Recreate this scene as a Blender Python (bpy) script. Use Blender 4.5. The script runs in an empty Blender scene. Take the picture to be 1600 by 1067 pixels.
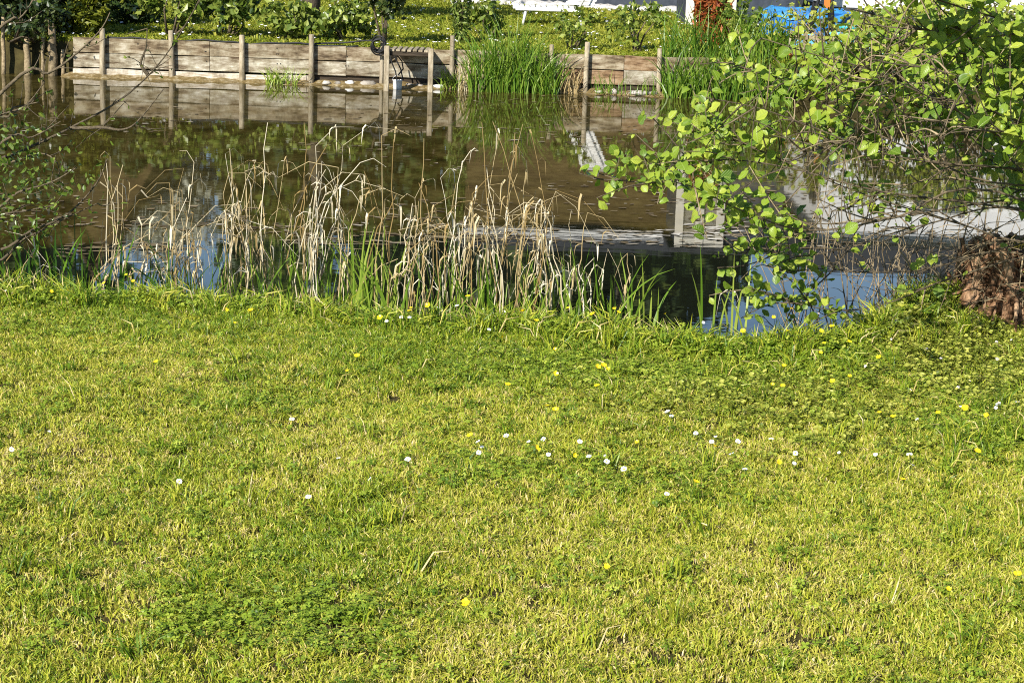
import bpy, math, random
import numpy as np
from mathutils import Vector, Matrix, noise as mnoise

rng = np.random.default_rng(11)
random.seed(11)
SC = bpy.context.scene
COL = SC.collection

# ------------------------------------------------------------------ camera
W, H, F = 1600.0, 1067.0, 3000.0
HORIZON, ROLL, CAMZ = -110.0, math.radians(1.9), 2.33
PITCH = math.atan((H / 2 - HORIZON) / F)
FWD = np.array([0, math.cos(PITCH), -math.sin(PITCH)])
RGT = np.array([1.0, 0, 0])
UPV = np.array([0, math.sin(PITCH), math.cos(PITCH)])
EYE = np.array([0, 0, CAMZ])
cam_data = bpy.data.cameras.new('camera')
cam = bpy.data.objects.new('camera', cam_data)
COL.objects.link(cam)
cr, sr = math.cos(ROLL), math.sin(ROLL)
cx = RGT * cr + UPV * sr
cy = -RGT * sr + UPV * cr
cz = -FWD
cam.matrix_world = Matrix(((cx[0], cy[0], cz[0], EYE[0]), (cx[1], cy[1], cz[1], EYE[1]),
                           (cx[2], cy[2], cz[2], EYE[2]), (0, 0, 0, 1)))
cam_data.sensor_width = 36.0
cam_data.lens = 36.0 * F / W
cam_data.clip_end = 2000
cam_data.clip_start = 0.05
SC.camera = cam

# ------------------------------------------------------------------ world and sun
SUN_AZ, SUN_EL = math.radians(212), math.radians(33)      # where the sun stands, from +Y clockwise
world = bpy.data.worlds.new('World')
SC.world = world
world.use_nodes = True
wn = world.node_tree
wn.nodes.clear()
sky = wn.nodes.new('ShaderNodeTexSky')
sky.sky_type = 'NISHITA'
sky.sun_disc = False
sky.sun_elevation = SUN_EL
sky.sun_rotation = SUN_AZ
sky.altitude = 300
sky.air_density = 1.0
sky.dust_density = 0.15
sky.ozone_density = 3.0
bg = wn.nodes.new('ShaderNodeBackground')
bg.inputs['Strength'].default_value = 0.085
wo = wn.nodes.new('ShaderNodeOutputWorld')
wn.links.new(sky.outputs[0], bg.inputs[0])
wn.links.new(bg.outputs[0], wo.inputs[0])
sd = bpy.data.lights.new('sun', 'SUN')
sd.energy = 5.0
sd.angle = math.radians(0.5)
sd.color = (1.0, 0.95, 0.86)
sun = bpy.data.objects.new('sun', sd)
COL.objects.link(sun)
sdir = Vector((math.sin(SUN_AZ) * math.cos(SUN_EL), math.cos(SUN_AZ) * math.cos(SUN_EL), math.sin(SUN_EL)))
sun.rotation_euler = sdir.to_track_quat('Z', 'Y').to_euler()
sun.location = (-6, -8, 12)
SC.view_settings.view_transform = 'Standard'
SC.view_settings.look = 'None'
SC.view_settings.gamma = 1.0
SC.view_settings.exposure = 0.72
SC.view_settings.use_curve_mapping = False
SC.cycles.max_bounces = 6
SC.cycles.diffuse_bounces = 2
SC.cycles.glossy_bounces = 3
SC.cycles.transmission_bounces = 3
SC.cycles.use_denoising = False
SC.cycles.filter_width = 1.05


# ------------------------------------------------------------------ pixel of the photograph -> place
def ray(px, py):
    x, y = px - W / 2, py - H / 2
    xu, yu = x * cr + y * sr, -x * sr + y * cr
    return FWD * F + RGT * xu - UPV * yu

def at(px, py, z=0.0):
    d = ray(px, py)
    t = (z - CAMZ) / d[2]
    return EYE + d * t

def aty(px, py, Y):
    d = ray(px, py)
    return EYE + d * (Y / d[1])


# ------------------------------------------------------------------ smooth value noise
def vnoise(x, y, scale, seed):
    g = np.random.default_rng(seed).random((256, 256))
    u, v = np.asarray(x) * scale + 1000.37, np.asarray(y) * scale + 1000.71
    i, j = np.floor(u).astype(int), np.floor(v).astype(int)
    a, b = u - i, v - j
    a, b = a * a * (3 - 2 * a), b * b * (3 - 2 * b)
    i0, i1, j0, j1 = i % 256, (i + 1) % 256, j % 256, (j + 1) % 256
    return (g[i0, j0] * (1 - a) + g[i1, j0] * a) * (1 - b) + (g[i0, j1] * (1 - a) + g[i1, j1] * a) * b

def smooth(t):
    t = np.clip(t, 0, 1)
    return t * t * (3 - 2 * t)


# ------------------------------------------------------------------ materials
def new_mat(name):
    m = bpy.data.materials.new(name)
    m.use_nodes = True
    nt = m.node_tree
    p = nt.nodes['Principled BSDF']
    return m, nt, p

def ramp(nt, stops):
    r = nt.nodes.new('ShaderNodeValToRGB')
    e = r.color_ramp.elements
    while len(e) < len(stops):
        e.new(0.5)
    for k, (pos, c) in enumerate(stops):
        e[k].position = pos
        e[k].color = (c[0], c[1], c[2], 1)
    return r

def mat_noise(name, stops, scale=6.0, stretch=(1, 1, 1), rough=0.8, spec=0.3, bump=0.3, bump_scale=None,
              rand=0.0, coord='Object', detail=6, dist=0.02, metallic=0.0, stain=0.0):
    m, nt, p = new_mat(name)
    N, L = nt.nodes, nt.links
    if coord == 'Object':
        src = N.new('ShaderNodeTexCoord').outputs['Object']
    else:
        src = N.new('ShaderNodeNewGeometry').outputs['Position']
    oi = N.new('ShaderNodeObjectInfo')
    mp = N.new('ShaderNodeMapping')
    mp.inputs['Scale'].default_value = stretch
    L.new(src, mp.inputs['Vector'])
    if coord == 'Object':                      # each copy takes another piece of the grain
        cmb = N.new('ShaderNodeCombineXYZ')
        mul = N.new('ShaderNodeMath'); mul.operation = 'MULTIPLY'; mul.inputs[1].default_value = 37.0
        L.new(oi.outputs['Random'], mul.inputs[0])
        for k in range(3):
            L.new(mul.outputs[0], cmb.inputs[k])
        L.new(cmb.outputs[0], mp.inputs['Location'])
    n = N.new('ShaderNodeTexNoise')
    n.inputs['Scale'].default_value = scale
    n.inputs['Detail'].default_value = detail
    n.inputs['Roughness'].default_value = 0.65
    L.new(mp.outputs[0], n.inputs['Vector'])
    r = ramp(nt, stops)
    L.new(n.outputs['Fac'], r.inputs[0])
    hsv = N.new('ShaderNodeHueSaturation')
    L.new(r.outputs[0], hsv.inputs['Color'])
    if rand:
        mr = N.new('ShaderNodeMapRange')
        mr.inputs['To Min'].default_value = 1 - rand
        mr.inputs['To Max'].default_value = 1 + rand
        L.new(oi.outputs['Random'], mr.inputs['Value'])
        L.new(mr.outputs[0], hsv.inputs['Value'])
    outc = hsv.outputs[0]
    if stain:                                  # blotches of rot, algae and old wet
        sn = N.new('ShaderNodeTexNoise'); sn.inputs['Scale'].default_value = 3.2; sn.inputs['Detail'].default_value = 8; sn.inputs['Roughness'].default_value = .75
        sm = N.new('ShaderNodeMapping'); sm.inputs['Scale'].default_value = (1.6, 1, 1.0); L.new(N.new('ShaderNodeNewGeometry').outputs['Position'], sm.inputs['Vector'])
        L.new(sm.outputs[0], sn.inputs['Vector'])
        sr_ = ramp(nt, [(0.38, (.30, .27, .20)), (0.47, (.72, .70, .60)), (0.56, (1, 1, 1))])
        L.new(sn.outputs['Fac'], sr_.inputs[0])
        mm = N.new('ShaderNodeMix'); mm.data_type = 'RGBA'; mm.blend_type = 'MULTIPLY'; mm.inputs['Factor'].default_value = stain
        L.new(outc, mm.inputs['A']); L.new(sr_.outputs[0], mm.inputs['B'])
        outc = mm.outputs['Result']
    L.new(outc, p.inputs['Base Color'])
    p.inputs['Roughness'].default_value = rough
    p.inputs['Specular IOR Level'].default_value = spec
    p.inputs['Metallic'].default_value = metallic
    if bump:
        n2 = N.new('ShaderNodeTexNoise')
        n2.inputs['Scale'].default_value = bump_scale or scale * 3
        n2.inputs['Detail'].default_value = 5
        L.new(mp.outputs[0], n2.inputs['Vector'])
        b = N.new('ShaderNodeBump')
        b.inputs['Strength'].default_value = bump
        b.inputs['Distance'].default_value = dist
        L.new(n2.outputs['Fac'], b.inputs['Height'])
        L.new(b.outputs[0], p.inputs['Normal'])
    return m

def mat_leaf(name, stops, transl=0.35, rough=0.5, spec=0.35, vein=0.0, use_tone=True, rand=0.5, patch=None):
    """Leaf: colour from the per-leaf 'tone' plus the object's own random, thin and slightly see-through."""
    m, nt, p = new_mat(name)
    N, L = nt.nodes, nt.links
    at_ = N.new('ShaderNodeAttribute'); at_.attribute_name = 'tone'
    oi = N.new('ShaderNodeObjectInfo')
    ma = N.new('ShaderNodeMath'); ma.operation = 'MULTIPLY_ADD'
    ma.inputs[1].default_value = rand
    sub = N.new('ShaderNodeMath'); sub.operation = 'SUBTRACT'; sub.inputs[1].default_value = 0.5
    L.new(oi.outputs['Random'], sub.inputs[0])
    L.new(sub.outputs[0], ma.inputs[0])
    L.new(at_.outputs['Fac'], ma.inputs[2])
    fac = ma.outputs[0]
    if patch:
        g = N.new('ShaderNodeNewGeometry')
        n = N.new('ShaderNodeTexNoise'); n.inputs['Scale'].default_value = patch[0]; n.inputs['Detail'].default_value = 3
        L.new(g.outputs['Position'], n.inputs['Vector'])
        s2 = N.new('ShaderNodeMath'); s2.operation = 'SUBTRACT'; s2.inputs[1].default_value = 0.5
        L.new(n.outputs['Fac'], s2.inputs[0])
        m2 = N.new('ShaderNodeMath'); m2.operation = 'MULTIPLY_ADD'; m2.inputs[1].default_value = patch[1]
        L.new(s2.outputs[0], m2.inputs[0]); L.new(fac, m2.inputs[2])
        fac = m2.outputs[0]
    r = ramp(nt, stops)
    L.new(fac, r.inputs[0])
    colr = r.outputs[0]
    if vein:
        uv = N.new('ShaderNodeAttribute'); uv.attribute_name = 'luv'
        sx = N.new('ShaderNodeSeparateXYZ'); L.new(uv.outputs['Vector'], sx.inputs[0])
        ab = N.new('ShaderNodeMath'); ab.operation = 'ABSOLUTE'; L.new(sx.outputs['X'], ab.inputs[0])
        v1 = N.new('ShaderNodeMath'); v1.operation = 'MULTIPLY_ADD'; v1.inputs[1].default_value = -0.9
        L.new(ab.outputs[0], v1.inputs[0]); L.new(sx.outputs['Y'], v1.inputs[2])
        v2 = N.new('ShaderNodeMath'); v2.operation = 'MULTIPLY'; v2.inputs[1].default_value = 42.0
        L.new(v1.outputs[0], v2.inputs[0])
        v3 = N.new('ShaderNodeMath'); v3.operation = 'SINE'; L.new(v2.outputs[0], v3.inputs[0])
        mr = N.new('ShaderNodeMapRange'); mr.inputs['From Min'].default_value = 0.55; mr.inputs['From Max'].default_value = 1.0
        L.new(v3.outputs[0], mr.inputs['Value'])
        mr2 = N.new('ShaderNodeMapRange'); mr2.inputs['From Min'].default_value = 0.05; mr2.inputs['From Max'].default_value = 0.02
        L.new(ab.outputs[0], mr2.inputs['Value'])
        mx = N.new('ShaderNodeMath'); mx.operation = 'MAXIMUM'
        L.new(mr.outputs[0], mx.inputs[0]); L.new(mr2.outputs[0], mx.inputs[1])
        sc_ = N.new('ShaderNodeMath'); sc_.operation = 'MULTIPLY'; sc_.inputs[1].default_value = vein
        L.new(mx.outputs[0], sc_.inputs[0])
        mixc = N.new('ShaderNodeMix'); mixc.data_type = 'RGBA'
        L.new(sc_.outputs[0], mixc.inputs['Factor'])
        L.new(colr, mixc.inputs['A'])
        mixc.inputs['B'].default_value = (0.30, 0.38, 0.08, 1)
        colr = mixc.outputs['Result']
        bp = N.new('ShaderNodeBump'); bp.inputs['Strength'].default_value = 0.5; bp.inputs['Distance'].default_value = 0.003
        bp.invert = True
        L.new(mx.outputs[0], bp.inputs['Height']); L.new(bp.outputs[0], p.inputs['Normal'])
    L.new(colr, p.inputs['Base Color'])
    p.inputs['Roughness'].default_value = rough
    p.inputs['Specular IOR Level'].default_value = spec
    if transl:
        tr = N.new('ShaderNodeBsdfTranslucent'); L.new(colr, tr.inputs['Color'])
        mixs = N.new('ShaderNodeMixShader'); mixs.inputs[0].default_value = transl
        L.new(p.outputs[0], mixs.inputs[1]); L.new(tr.outputs[0], mixs.inputs[2])
        L.new(mixs.outputs[0], N['Material Output'].inputs['Surface'])
    return m

MAT = {}
MAT['soil'] = mat_noise('lawn_soil', [(0.3, (0.03, 0.024, 0.01)), (0.7, (0.075, 0.062, 0.022))], 9, coord='World', bump=0.6, rough=0.95, spec=0.1)
MAT['grass'] = mat_leaf('lawn_grass', [(0.0, (0.065, 0.14, 0.008)), (0.22, (0.165, 0.25, 0.014)), (0.48, (0.385, 0.405, 0.030)),
                                        (0.70, (0.50, 0.465, 0.075)), (0.88, (0.58, 0.45, 0.16)), (1.0, (0.70, 0.58, 0.31))],
                        transl=0.16, rough=0.45, spec=0.35, rand=0.28, patch=(0.95, 0.36))
MAT['weed'] = mat_leaf('clover_leaf', [(0.0, (0.08, 0.15, 0.010)), (0.5, (0.22, 0.315, 0.022)), (1.0, (0.42, 0.47, 0.055))], transl=0.25, rand=0.3)
MAT['groundivy'] = mat_leaf('ground_ivy_leaf', [(0.0, (0.10, 0.14, 0.012)), (0.5, (0.27, 0.31, 0.035)), (1.0, (0.46, 0.45, 0.09))], transl=0.2, rand=0.3)
MAT['far_grass'] = mat_leaf('garden_grass', [(0.0, (0.06, 0.12, 0.008)), (0.5, (0.24, 0.28, 0.016)), (1.0, (0.46, 0.44, 0.07))], transl=0.25, rand=0.5, patch=(0.4, 0.4))
MAT['alder'] = mat_leaf('alder_leaf', [(0.0, (0.06, 0.14, 0.008)), (0.4, (0.22, 0.34, 0.020)), (1.0, (0.48, 0.54, 0.06))], transl=0.34, rough=0.38, spec=0.45, vein=0.55, rand=0.95)
MAT['alder_mass'] = mat_leaf('alder_leaf_mass', [(0.0, (0.06, 0.14, 0.008)), (0.4, (0.22, 0.34, 0.020)), (1.0, (0.48, 0.54, 0.06))], transl=0.34, rough=0.38, spec=0.45, vein=0.55, rand=0.0)
MAT['dark_leaf'] = mat_leaf('evergreen_leaf', [(0.0, (0.010, 0.022, 0.005)), (0.6, (0.032, 0.055, 0.010)), (1.0, (0.09, 0.11, 0.025))], transl=0.15, rough=0.35, spec=0.5, rand=0.4)
MAT['mid_leaf'] = mat_leaf('shrub_leaf', [(0.0, (0.025, 0.06, 0.008)), (0.5, (0.11, 0.17, 0.018)), (1.0, (0.32, 0.37, 0.07))], transl=0.3, rough=0.35, spec=0.5, rand=0.3)
MAT['lime_leaf'] = mat_leaf('golden_conifer_leaf', [(0.0, (0.06, 0.08, 0.006)), (0.5, (0.17, 0.19, 0.012)), (1.0, (0.30, 0.30, 0.03))], transl=0.25, rand=0.3)
MAT['thuja'] = mat_leaf('thuja_leaf', [(0.0, (0.05, 0.09, 0.015)), (0.5, (0.12, 0.18, 0.025)), (1.0, (0.24, 0.28, 0.06))], transl=0.2, rand=0.2)
MAT['rust_leaf'] = mat_leaf('dead_conifer_leaf', [(0.0, (0.09, 0.02, 0.006)), (0.5, (0.28, 0.065, 0.016)), (1.0, (0.42, 0.14, 0.04))], transl=0.15, rand=0.2)
MAT['tree_leaf'] = mat_leaf('far_tree_leaf', [(0.0, (0.012, 0.03, 0.006)), (0.5, (0.035, 0.065, 0.01)), (1.0, (0.08, 0.11, 0.02))], transl=0.2, rand=0.5)
MAT['reed_green'] = mat_leaf('reed_green', [(0.0, (0.03, 0.085, 0.008)), (0.5, (0.12, 0.23, 0.016)), (1.0, (0.32, 0.40, 0.06))], transl=0.3, rough=0.4, rand=0.5)
MAT['reed_dry'] = mat_leaf('reed_dry', [(0.0, (0.28, 0.19, 0.065)), (0.45, (0.50, 0.395, 0.20)), (1.0, (0.74, 0.67, 0.50))], transl=0.12, rough=0.6, rand=0.7)
MAT['twig'] = mat_noise('twig_bark', [(0.3, (0.045, 0.034, 0.02)), (0.7, (0.16, 0.125, 0.075))], 30, rough=0.85, bump=0.4, rand=0.25)
MAT['twig_pale'] = mat_noise('pale_twig', [(0.3, (0.12, 0.085, 0.045)), (0.7, (0.34, 0.27, 0.16))], 25, rough=0.85, bump=0.3, rand=0.3)
MAT['bark'] = mat_noise('alder_bark', [(0.3, (0.04, 0.03, 0.02)), (0.7, (0.13, 0.10, 0.07))], 14, stretch=(1, 1, 0.3), rough=0.9, bump=0.8)
MAT['stump'] = mat_noise('rotten_stump', [(0.36, (0.05, 0.026, 0.013)), (0.46, (0.21, 0.115, 0.06)), (0.62, (0.45, 0.29, 0.17))], 16, stretch=(1, 1, 0.35), rough=0.95, bump=1.0, bump_scale=38, spec=0.1, dist=0.03)
MAT['moss'] = mat_noise('moss', [(0.3, (0.06, 0.06, 0.008)), (0.7, (0.20, 0.17, 0.02))], 50, rough=0.95, bump=0.8)
MAT['board'] = mat_noise('weathered_board', [(0.36, (0.06, 0.04, 0.022)), (0.44, (0.16, 0.118, 0.07)), (0.53, (0.27, 0.222, 0.15)), (0.66, (0.40, 0.36, 0.275))], 5, stretch=(0.55, 1, 2.2), stain=0.6, rough=0.85, bump=0.45, rand=0.22, dist=0.01)
MAT['board_grey'] = mat_noise('greyed_board', [(0.36, (0.09, 0.06, 0.035)), (0.43, (0.20, 0.16, 0.105)), (0.52, (0.34, 0.30, 0.225)), (0.66, (0.56, 0.53, 0.44))], 5, stretch=(0.55, 1, 2.2), stain=0.6, rough=0.85, bump=0.45, rand=0.15, dist=0.01)
MAT['board_pale'] = mat_noise('bleached_board', [(0.25, (0.30, 0.22, 0.13)), (0.5, (0.58, 0.52, 0.43)), (0.8, (0.70, 0.66, 0.58))], 8, stretch=(0.5, 1, 3), stain=0.6, rough=0.9, bump=0.4, rand=0.12)
MAT['board_orange'] = mat_noise('newer_board', [(0.36, (0.09, 0.05, 0.025)), (0.45, (0.24, 0.15, 0.08)), (0.54, (0.34, 0.235, 0.14)), (0.7, (0.42, 0.33, 0.23))], 6, stretch=(0.5, 1, 2.2), stain=0.6, rough=0.85, bump=0.3, rand=0.12)
MAT['post'] = mat_noise('weathered_post', [(0.25, (0.20, 0.15, 0.09)), (0.6, (0.42, 0.36, 0.26)), (0.85, (0.58, 0.53, 0.43))], 9, stretch=(2, 2, 0.5), stain=0.6, rough=0.85, bump=0.5, rand=0.15)
MAT['dark_wood_shade'] = mat_noise('dark_wood_and_shade', [(0.3, (0.02, 0.014, 0.008)), (0.7, (0.07, 0.05, 0.03))], 8, stretch=(0.4, 1, 3), rough=0.8, bump=0.4)  # dark wood, also standing for the shade under the planks
MAT['stone'] = mat_noise('bank_stone', [(0.3, (0.22, 0.19, 0.15)), (0.7, (0.48, 0.44, 0.38))], 9, rough=0.9, bump=0.5, rand=0.3)
MAT['mud'] = mat_noise('bank_mud', [(0.3, (0.07, 0.048, 0.018)), (0.5, (0.20, 0.14, 0.05)), (0.7, (0.42, 0.36, 0.24))], 12, coord='World', rough=0.7, bump=0.6)
MAT['rubber'] = mat_noise('black_hose', [(0.3, (0.012, 0.012, 0.012)), (0.7, (0.03, 0.03, 0.03))], 20, rough=0.5, bump=0)
MAT['white_plastic'] = mat_noise('white_plastic', [(0.3, (0.66, 0.65, 0.60)), (0.7, (0.80, 0.79, 0.76))], 12, rough=0.45, bump=0.0)
MAT['cream'] = mat_noise('cream_paint', [(0.3, (0.60, 0.56, 0.46)), (0.7, (0.70, 0.66, 0.56))], 6, rough=0.6, bump=0.1)
MAT['white_wall'] = mat_noise('white_render', [(0.3, (0.72, 0.72, 0.72)), (0.7, (0.80, 0.80, 0.79))], 3, rough=0.9, bump=0.2, bump_scale=60)
MAT['plinth'] = mat_noise('slate_plinth', [(0.3, (0.025, 0.032, 0.045)), (0.7, (0.06, 0.07, 0.09))], 6, rough=0.8, bump=0.2)
MAT['brown_wall'] = mat_noise('brown_cladding', [(0.3, (0.045, 0.028, 0.010)), (0.7, (0.10, 0.066, 0.024))], 5, stretch=(0.3, 1, 4), rough=0.8, bump=0.3, rand=0.15)
MAT['roof'] = mat_noise('roof_felt', [(0.3, (0.025, 0.026, 0.03)), (0.7, (0.06, 0.06, 0.065))], 6, rough=0.9, bump=0.3)
MAT['glass'] = mat_noise('window_glass', [(0.3, (0.02, 0.025, 0.03)), (0.7, (0.03, 0.035, 0.04))], 2, rough=0.06, spec=0.6, bump=0)
MAT['black_metal'] = mat_noise('black_metal', [(0.3, (0.012, 0.013, 0.015)), (0.7, (0.03, 0.03, 0.035))], 8, rough=0.5, bump=0)
MAT['grey_metal'] = mat_noise('grey_metal', [(0.3, (0.35, 0.36, 0.38)), (0.7, (0.5, 0.51, 0.52))], 8, rough=0.35, bump=0, metallic=0.6)
MAT['pool_blue'] = mat_noise('pool_liner', [(0.3, (0.015, 0.10, 0.36)), (0.7, (0.03, 0.20, 0.55))], 5, rough=0.4, bump=0.6, bump_scale=9)
MAT['tarp_blue'] = mat_noise('blue_tarpaulin', [(0.3, (0.02, 0.17, 0.48)), (0.7, (0.07, 0.33, 0.66))], 5, rough=0.4, bump=0.8, bump_scale=7, dist=0.1)
MAT['sky_blue'] = mat_noise('pale_blue_plastic', [(0.3, (0.10, 0.40, 0.70)), (0.7, (0.18, 0.52, 0.80))], 5, rough=0.4, bump=0)
MAT['turquoise'] = mat_noise('turquoise_plastic', [(0.3, (0.02, 0.32, 0.36)), (0.7, (0.05, 0.45, 0.48))], 5, rough=0.4, bump=0)
MAT['terracotta'] = mat_noise('terracotta', [(0.3, (0.40, 0.11, 0.03)), (0.7, (0.58, 0.20, 0.06))], 10, rough=0.8, bump=0.2)
MAT['orange'] = mat_noise('orange_label', [(0.3, (0.70, 0.16, 0.03)), (0.7, (0.75, 0.2, 0.04))], 5, rough=0.5, bump=0)
MAT['pebble'] = mat_noise('white_pebble', [(0.3, (0.45, 0.43, 0.40)), (0.7, (0.72, 0.70, 0.66))], 12, coord='World', rough=0.8, bump=0.8)
MAT['petal_yellow'] = mat_noise('buttercup_petal', [(0.3, (0.80, 0.55, 0.008)), (0.7, (0.85, 0.66, 0.015))], 60, rough=0.3, spec=0.5, bump=0, rand=0.1)
MAT['petal_white'] = mat_noise('daisy_petal', [(0.3, (0.80, 0.80, 0.80)), (0.7, (0.86, 0.85, 0.86))], 60, rough=0.7, bump=0)
MAT['petal_lilac'] = mat_noise('lilac_petal', [(0.3, (0.62, 0.52, 0.70)), (0.7, (0.78, 0.72, 0.82))], 60, rough=0.7, bump=0, rand=0.1)
MAT['stem_green'] = mat_noise('flower_stem', [(0.3, (0.07, 0.13, 0.02)), (0.7, (0.14, 0.20, 0.03))], 30, rough=0.6, bump=0)
MAT['straw_fleck'] = mat_leaf('floating_straw', [(0.0, (0.07, 0.045, 0.016)), (0.5, (0.20, 0.15, 0.07)), (1.0, (0.62, 0.58, 0.50))], transl=0, rand=0.0, rough=0.8)


# ------------------------------------------------------------------ mesh collecting
class MB:
    def __init__(s):
        s.v, s.f, s.mi, s.tone, s.luv = [], [], [], [], []

    def add(s, verts, faces, mi=0, tone=0.5, luv=None):
        o = len(s.v)
        verts = [tuple(map(float, q)) for q in verts]
        s.v += verts
        s.f += [tuple(i + o for i in q) for q in faces]
        s.mi += [mi] * len(faces)
        s.tone += [tone] * len(verts)
        s.luv += luv if luv is not None else [(0.5, 0.5, 0)] * len(verts)

    def box(s, c, size, rot=None, mi=0, bev=0.0, jitter=0.0):
        hx, hy, hz = size[0] / 2, size[1] / 2, size[2] / 2
        if bev > 0:
            b = min(bev, hx * .45, hy * .45, hz * .45)
            vs, fs = [], []
            # chamfered box: three quads at every corner direction
            idx = {}
            for sx in (-1, 1):
                for sy in (-1, 1):
                    for sz in (-1, 1):
                        for k in range(3):
                            q = [sx * hx, sy * hy, sz * hz]
                            for a in range(3):
                                if a != k:
                                    q[a] -= (sx, sy, sz)[a] * b
                            idx[(sx, sy, sz, k)] = len(vs); vs.append(q)
            for k in range(3):
                a1, a2 = (k + 1) % 3, (k + 2) % 3
                for sg in (-1, 1):
                    quad = []
                    for (u, w) in ((-1, -1), (1, -1), (1, 1), (-1, 1)):
                        t = [0, 0, 0]; t[k] = sg; t[a1] = u; t[a2] = w
                        quad.append(idx[(t[0], t[1], t[2], k)])
                    fs.append(quad if sg > 0 else quad[::-1])
            for k in range(3):
                a1, a2 = (k + 1) % 3, (k + 2) % 3
                for u in (-1, 1):
                    for w in (-1, 1):
                        q = []
                        for sg, ax in ((-1, a1), (1, a1), (1, a2), (-1, a2)):
                            t = [0, 0, 0]; t[k] = sg; t[a1] = u; t[a2] = w
                            q.append(idx[(t[0], t[1], t[2], ax)])
                        fs.append(q if u * w > 0 else q[::-1])
            for sx in (-1, 1):
                for sy in (-1, 1):
                    for sz in (-1, 1):
                        q = [idx[(sx, sy, sz, k)] for k in range(3)]
                        fs.append(q if sx * sy * sz > 0 else q[::-1])
        else:
            vs = [(x * hx, y * hy, z * hz) for x in (-1, 1) for y in (-1, 1) for z in (-1, 1)]
            fs = [(0, 1, 3, 2), (4, 6, 7, 5), (0, 4, 5, 1), (2, 3, 7, 6), (0, 2, 6, 4), (1, 5, 7, 3)]
        out = []
        for q in vs:
            q = Vector(q)
            if jitter:
                q += Vector((random.uniform(-1, 1), random.uniform(-1, 1), random.uniform(-1, 1))) * jitter
            if rot is not None:
                q = rot @ q
            out.append(q + Vector(c))
        s.add(out, fs, mi)
        return s

    def tube(s, pts, radii, n=6, mi=0, tone=0.5, cap=True):
        pts = [Vector(q) for q in pts]
        if not hasattr(radii, '__len__'):
            radii = [radii] * len(pts)
        vs, fs = [], []
        ref = Vector((0.31, 0.83, 0.47))
        for k, q in enumerate(pts):
            t = (pts[min(k + 1, len(pts) - 1)] - pts[max(k - 1, 0)])
            if t.length < 1e-9:
                t = Vector((0, 0, 1))
            t.normalize()
            a = t.cross(ref)
            if a.length < 1e-3:
                a = t.cross(Vector((1, 0, 0)))
            a.normalize(); b = t.cross(a)
            for j in range(n):
                w = 2 * math.pi * j / n
                vs.append(q + (a * math.cos(w) + b * math.sin(w)) * radii[k])
        for k in range(len(pts) - 1):
            for j in range(n):
                fs.append((k * n + j, k * n + (j + 1) % n, (k + 1) * n + (j + 1) % n, (k + 1) * n + j))
        if cap:
            fs.append(tuple(range(n - 1, -1, -1)))
            fs.append(tuple((len(pts) - 1) * n + j for j in range(n)))
        s.add(vs, fs, mi, tone)
        return s

    def ribbon(s, pts, widths, side, mi=0, tone=0.5, fold=0.0):
        pts = [Vector(q) for q in pts]
        side = Vector(side)
        vs, fs, luv = [], [], []
        n = len(pts)
        for k, q in enumerate(pts):
            t = pts[min(k + 1, n - 1)] - pts[max(k - 1, 0)]
            t.normalize()
            sd_ = side - t * side.dot(t)
            if sd_.length < 1e-4:
                sd_ = t.orthogonal()
            sd_.normalize()
            nn = t.cross(sd_)
            w = widths[k]
            if k == n - 1 and w < 1e-4:
                vs.append(q); luv.append((0, 1, 0))
            else:
                vs.append(q - sd_ * w / 2 + nn * fold * w); luv.append((-.5, k / (n - 1), 0))
                vs.append(q + sd_ * w / 2 + nn * fold * w); luv.append((.5, k / (n - 1), 0))
        for k in range(n - 1):
            if k == n - 2 and widths[-1] < 1e-4:
                fs.append((2 * k, 2 * k + 1, 2 * k + 2))
            else:
                fs.append((2 * k, 2 * k + 1, 2 * k + 3, 2 * k + 2))
        s.add(vs, fs, mi, tone, luv)
        return s

    def mesh(s, name, mats, smooth_=False):
        me = bpy.data.meshes.new(name)
        me.from_pydata(s.v, [], s.f)
        for m in (mats if isinstance(mats, (list, tuple)) else [mats]):
            me.materials.append(m)
        if len(set(s.mi)) > 1:
            me.polygons.foreach_set('material_index', np.array(s.mi, dtype=np.int32))
        a = me.attributes.new('tone', 'FLOAT', 'POINT')
        a.data.foreach_set('value', np.array(s.tone, dtype=np.float32))
        b = me.attributes.new('luv', 'FLOAT_VECTOR', 'POINT')
        b.data.foreach_set('vector', np.array(s.luv, dtype=np.float32).ravel())
        if smooth_:
            me.polygons.foreach_set('use_smooth', np.ones(len(s.f), dtype=bool))
        me.update()
        return me

    def build(s, name, mats, parent=None, smooth_=False, loc=None):
        if loc is not None:
            l = Vector(loc)
            s.v = [tuple(Vector(q) - l) for q in s.v]
        o = link(name, s.mesh(name, mats, smooth_), parent)
        if loc is not None:
            o.location = loc
        return o

def link(name, data, parent=None):
    o = bpy.data.objects.new(name, data)
    COL.objects.link(o)
    if parent is not None:
        o.parent = parent
        if parent.parent is None and tuple(parent.location) != (0, 0, 0):
            o.matrix_parent_inverse = Matrix.Translation(-Vector(parent.location))
    return o

def tag(o, label=None, cat=None, group=None, kind=None):
    if label: o['label'] = label
    if cat: o['category'] = cat
    if group: o['group'] = group
    if kind: o['kind'] = kind
    return o

def thing(name, label, cat, loc=(0, 0, 0), group=None):
    o = bpy.data.objects.new(name, None)
    o.empty_display_size = 0.1
    COL.objects.link(o)
    o.location = Vector([float(c) for c in loc])
    return tag(o, label, cat, group)

def stuff(o):
    o['kind'] = 'stuff'
    return o

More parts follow.
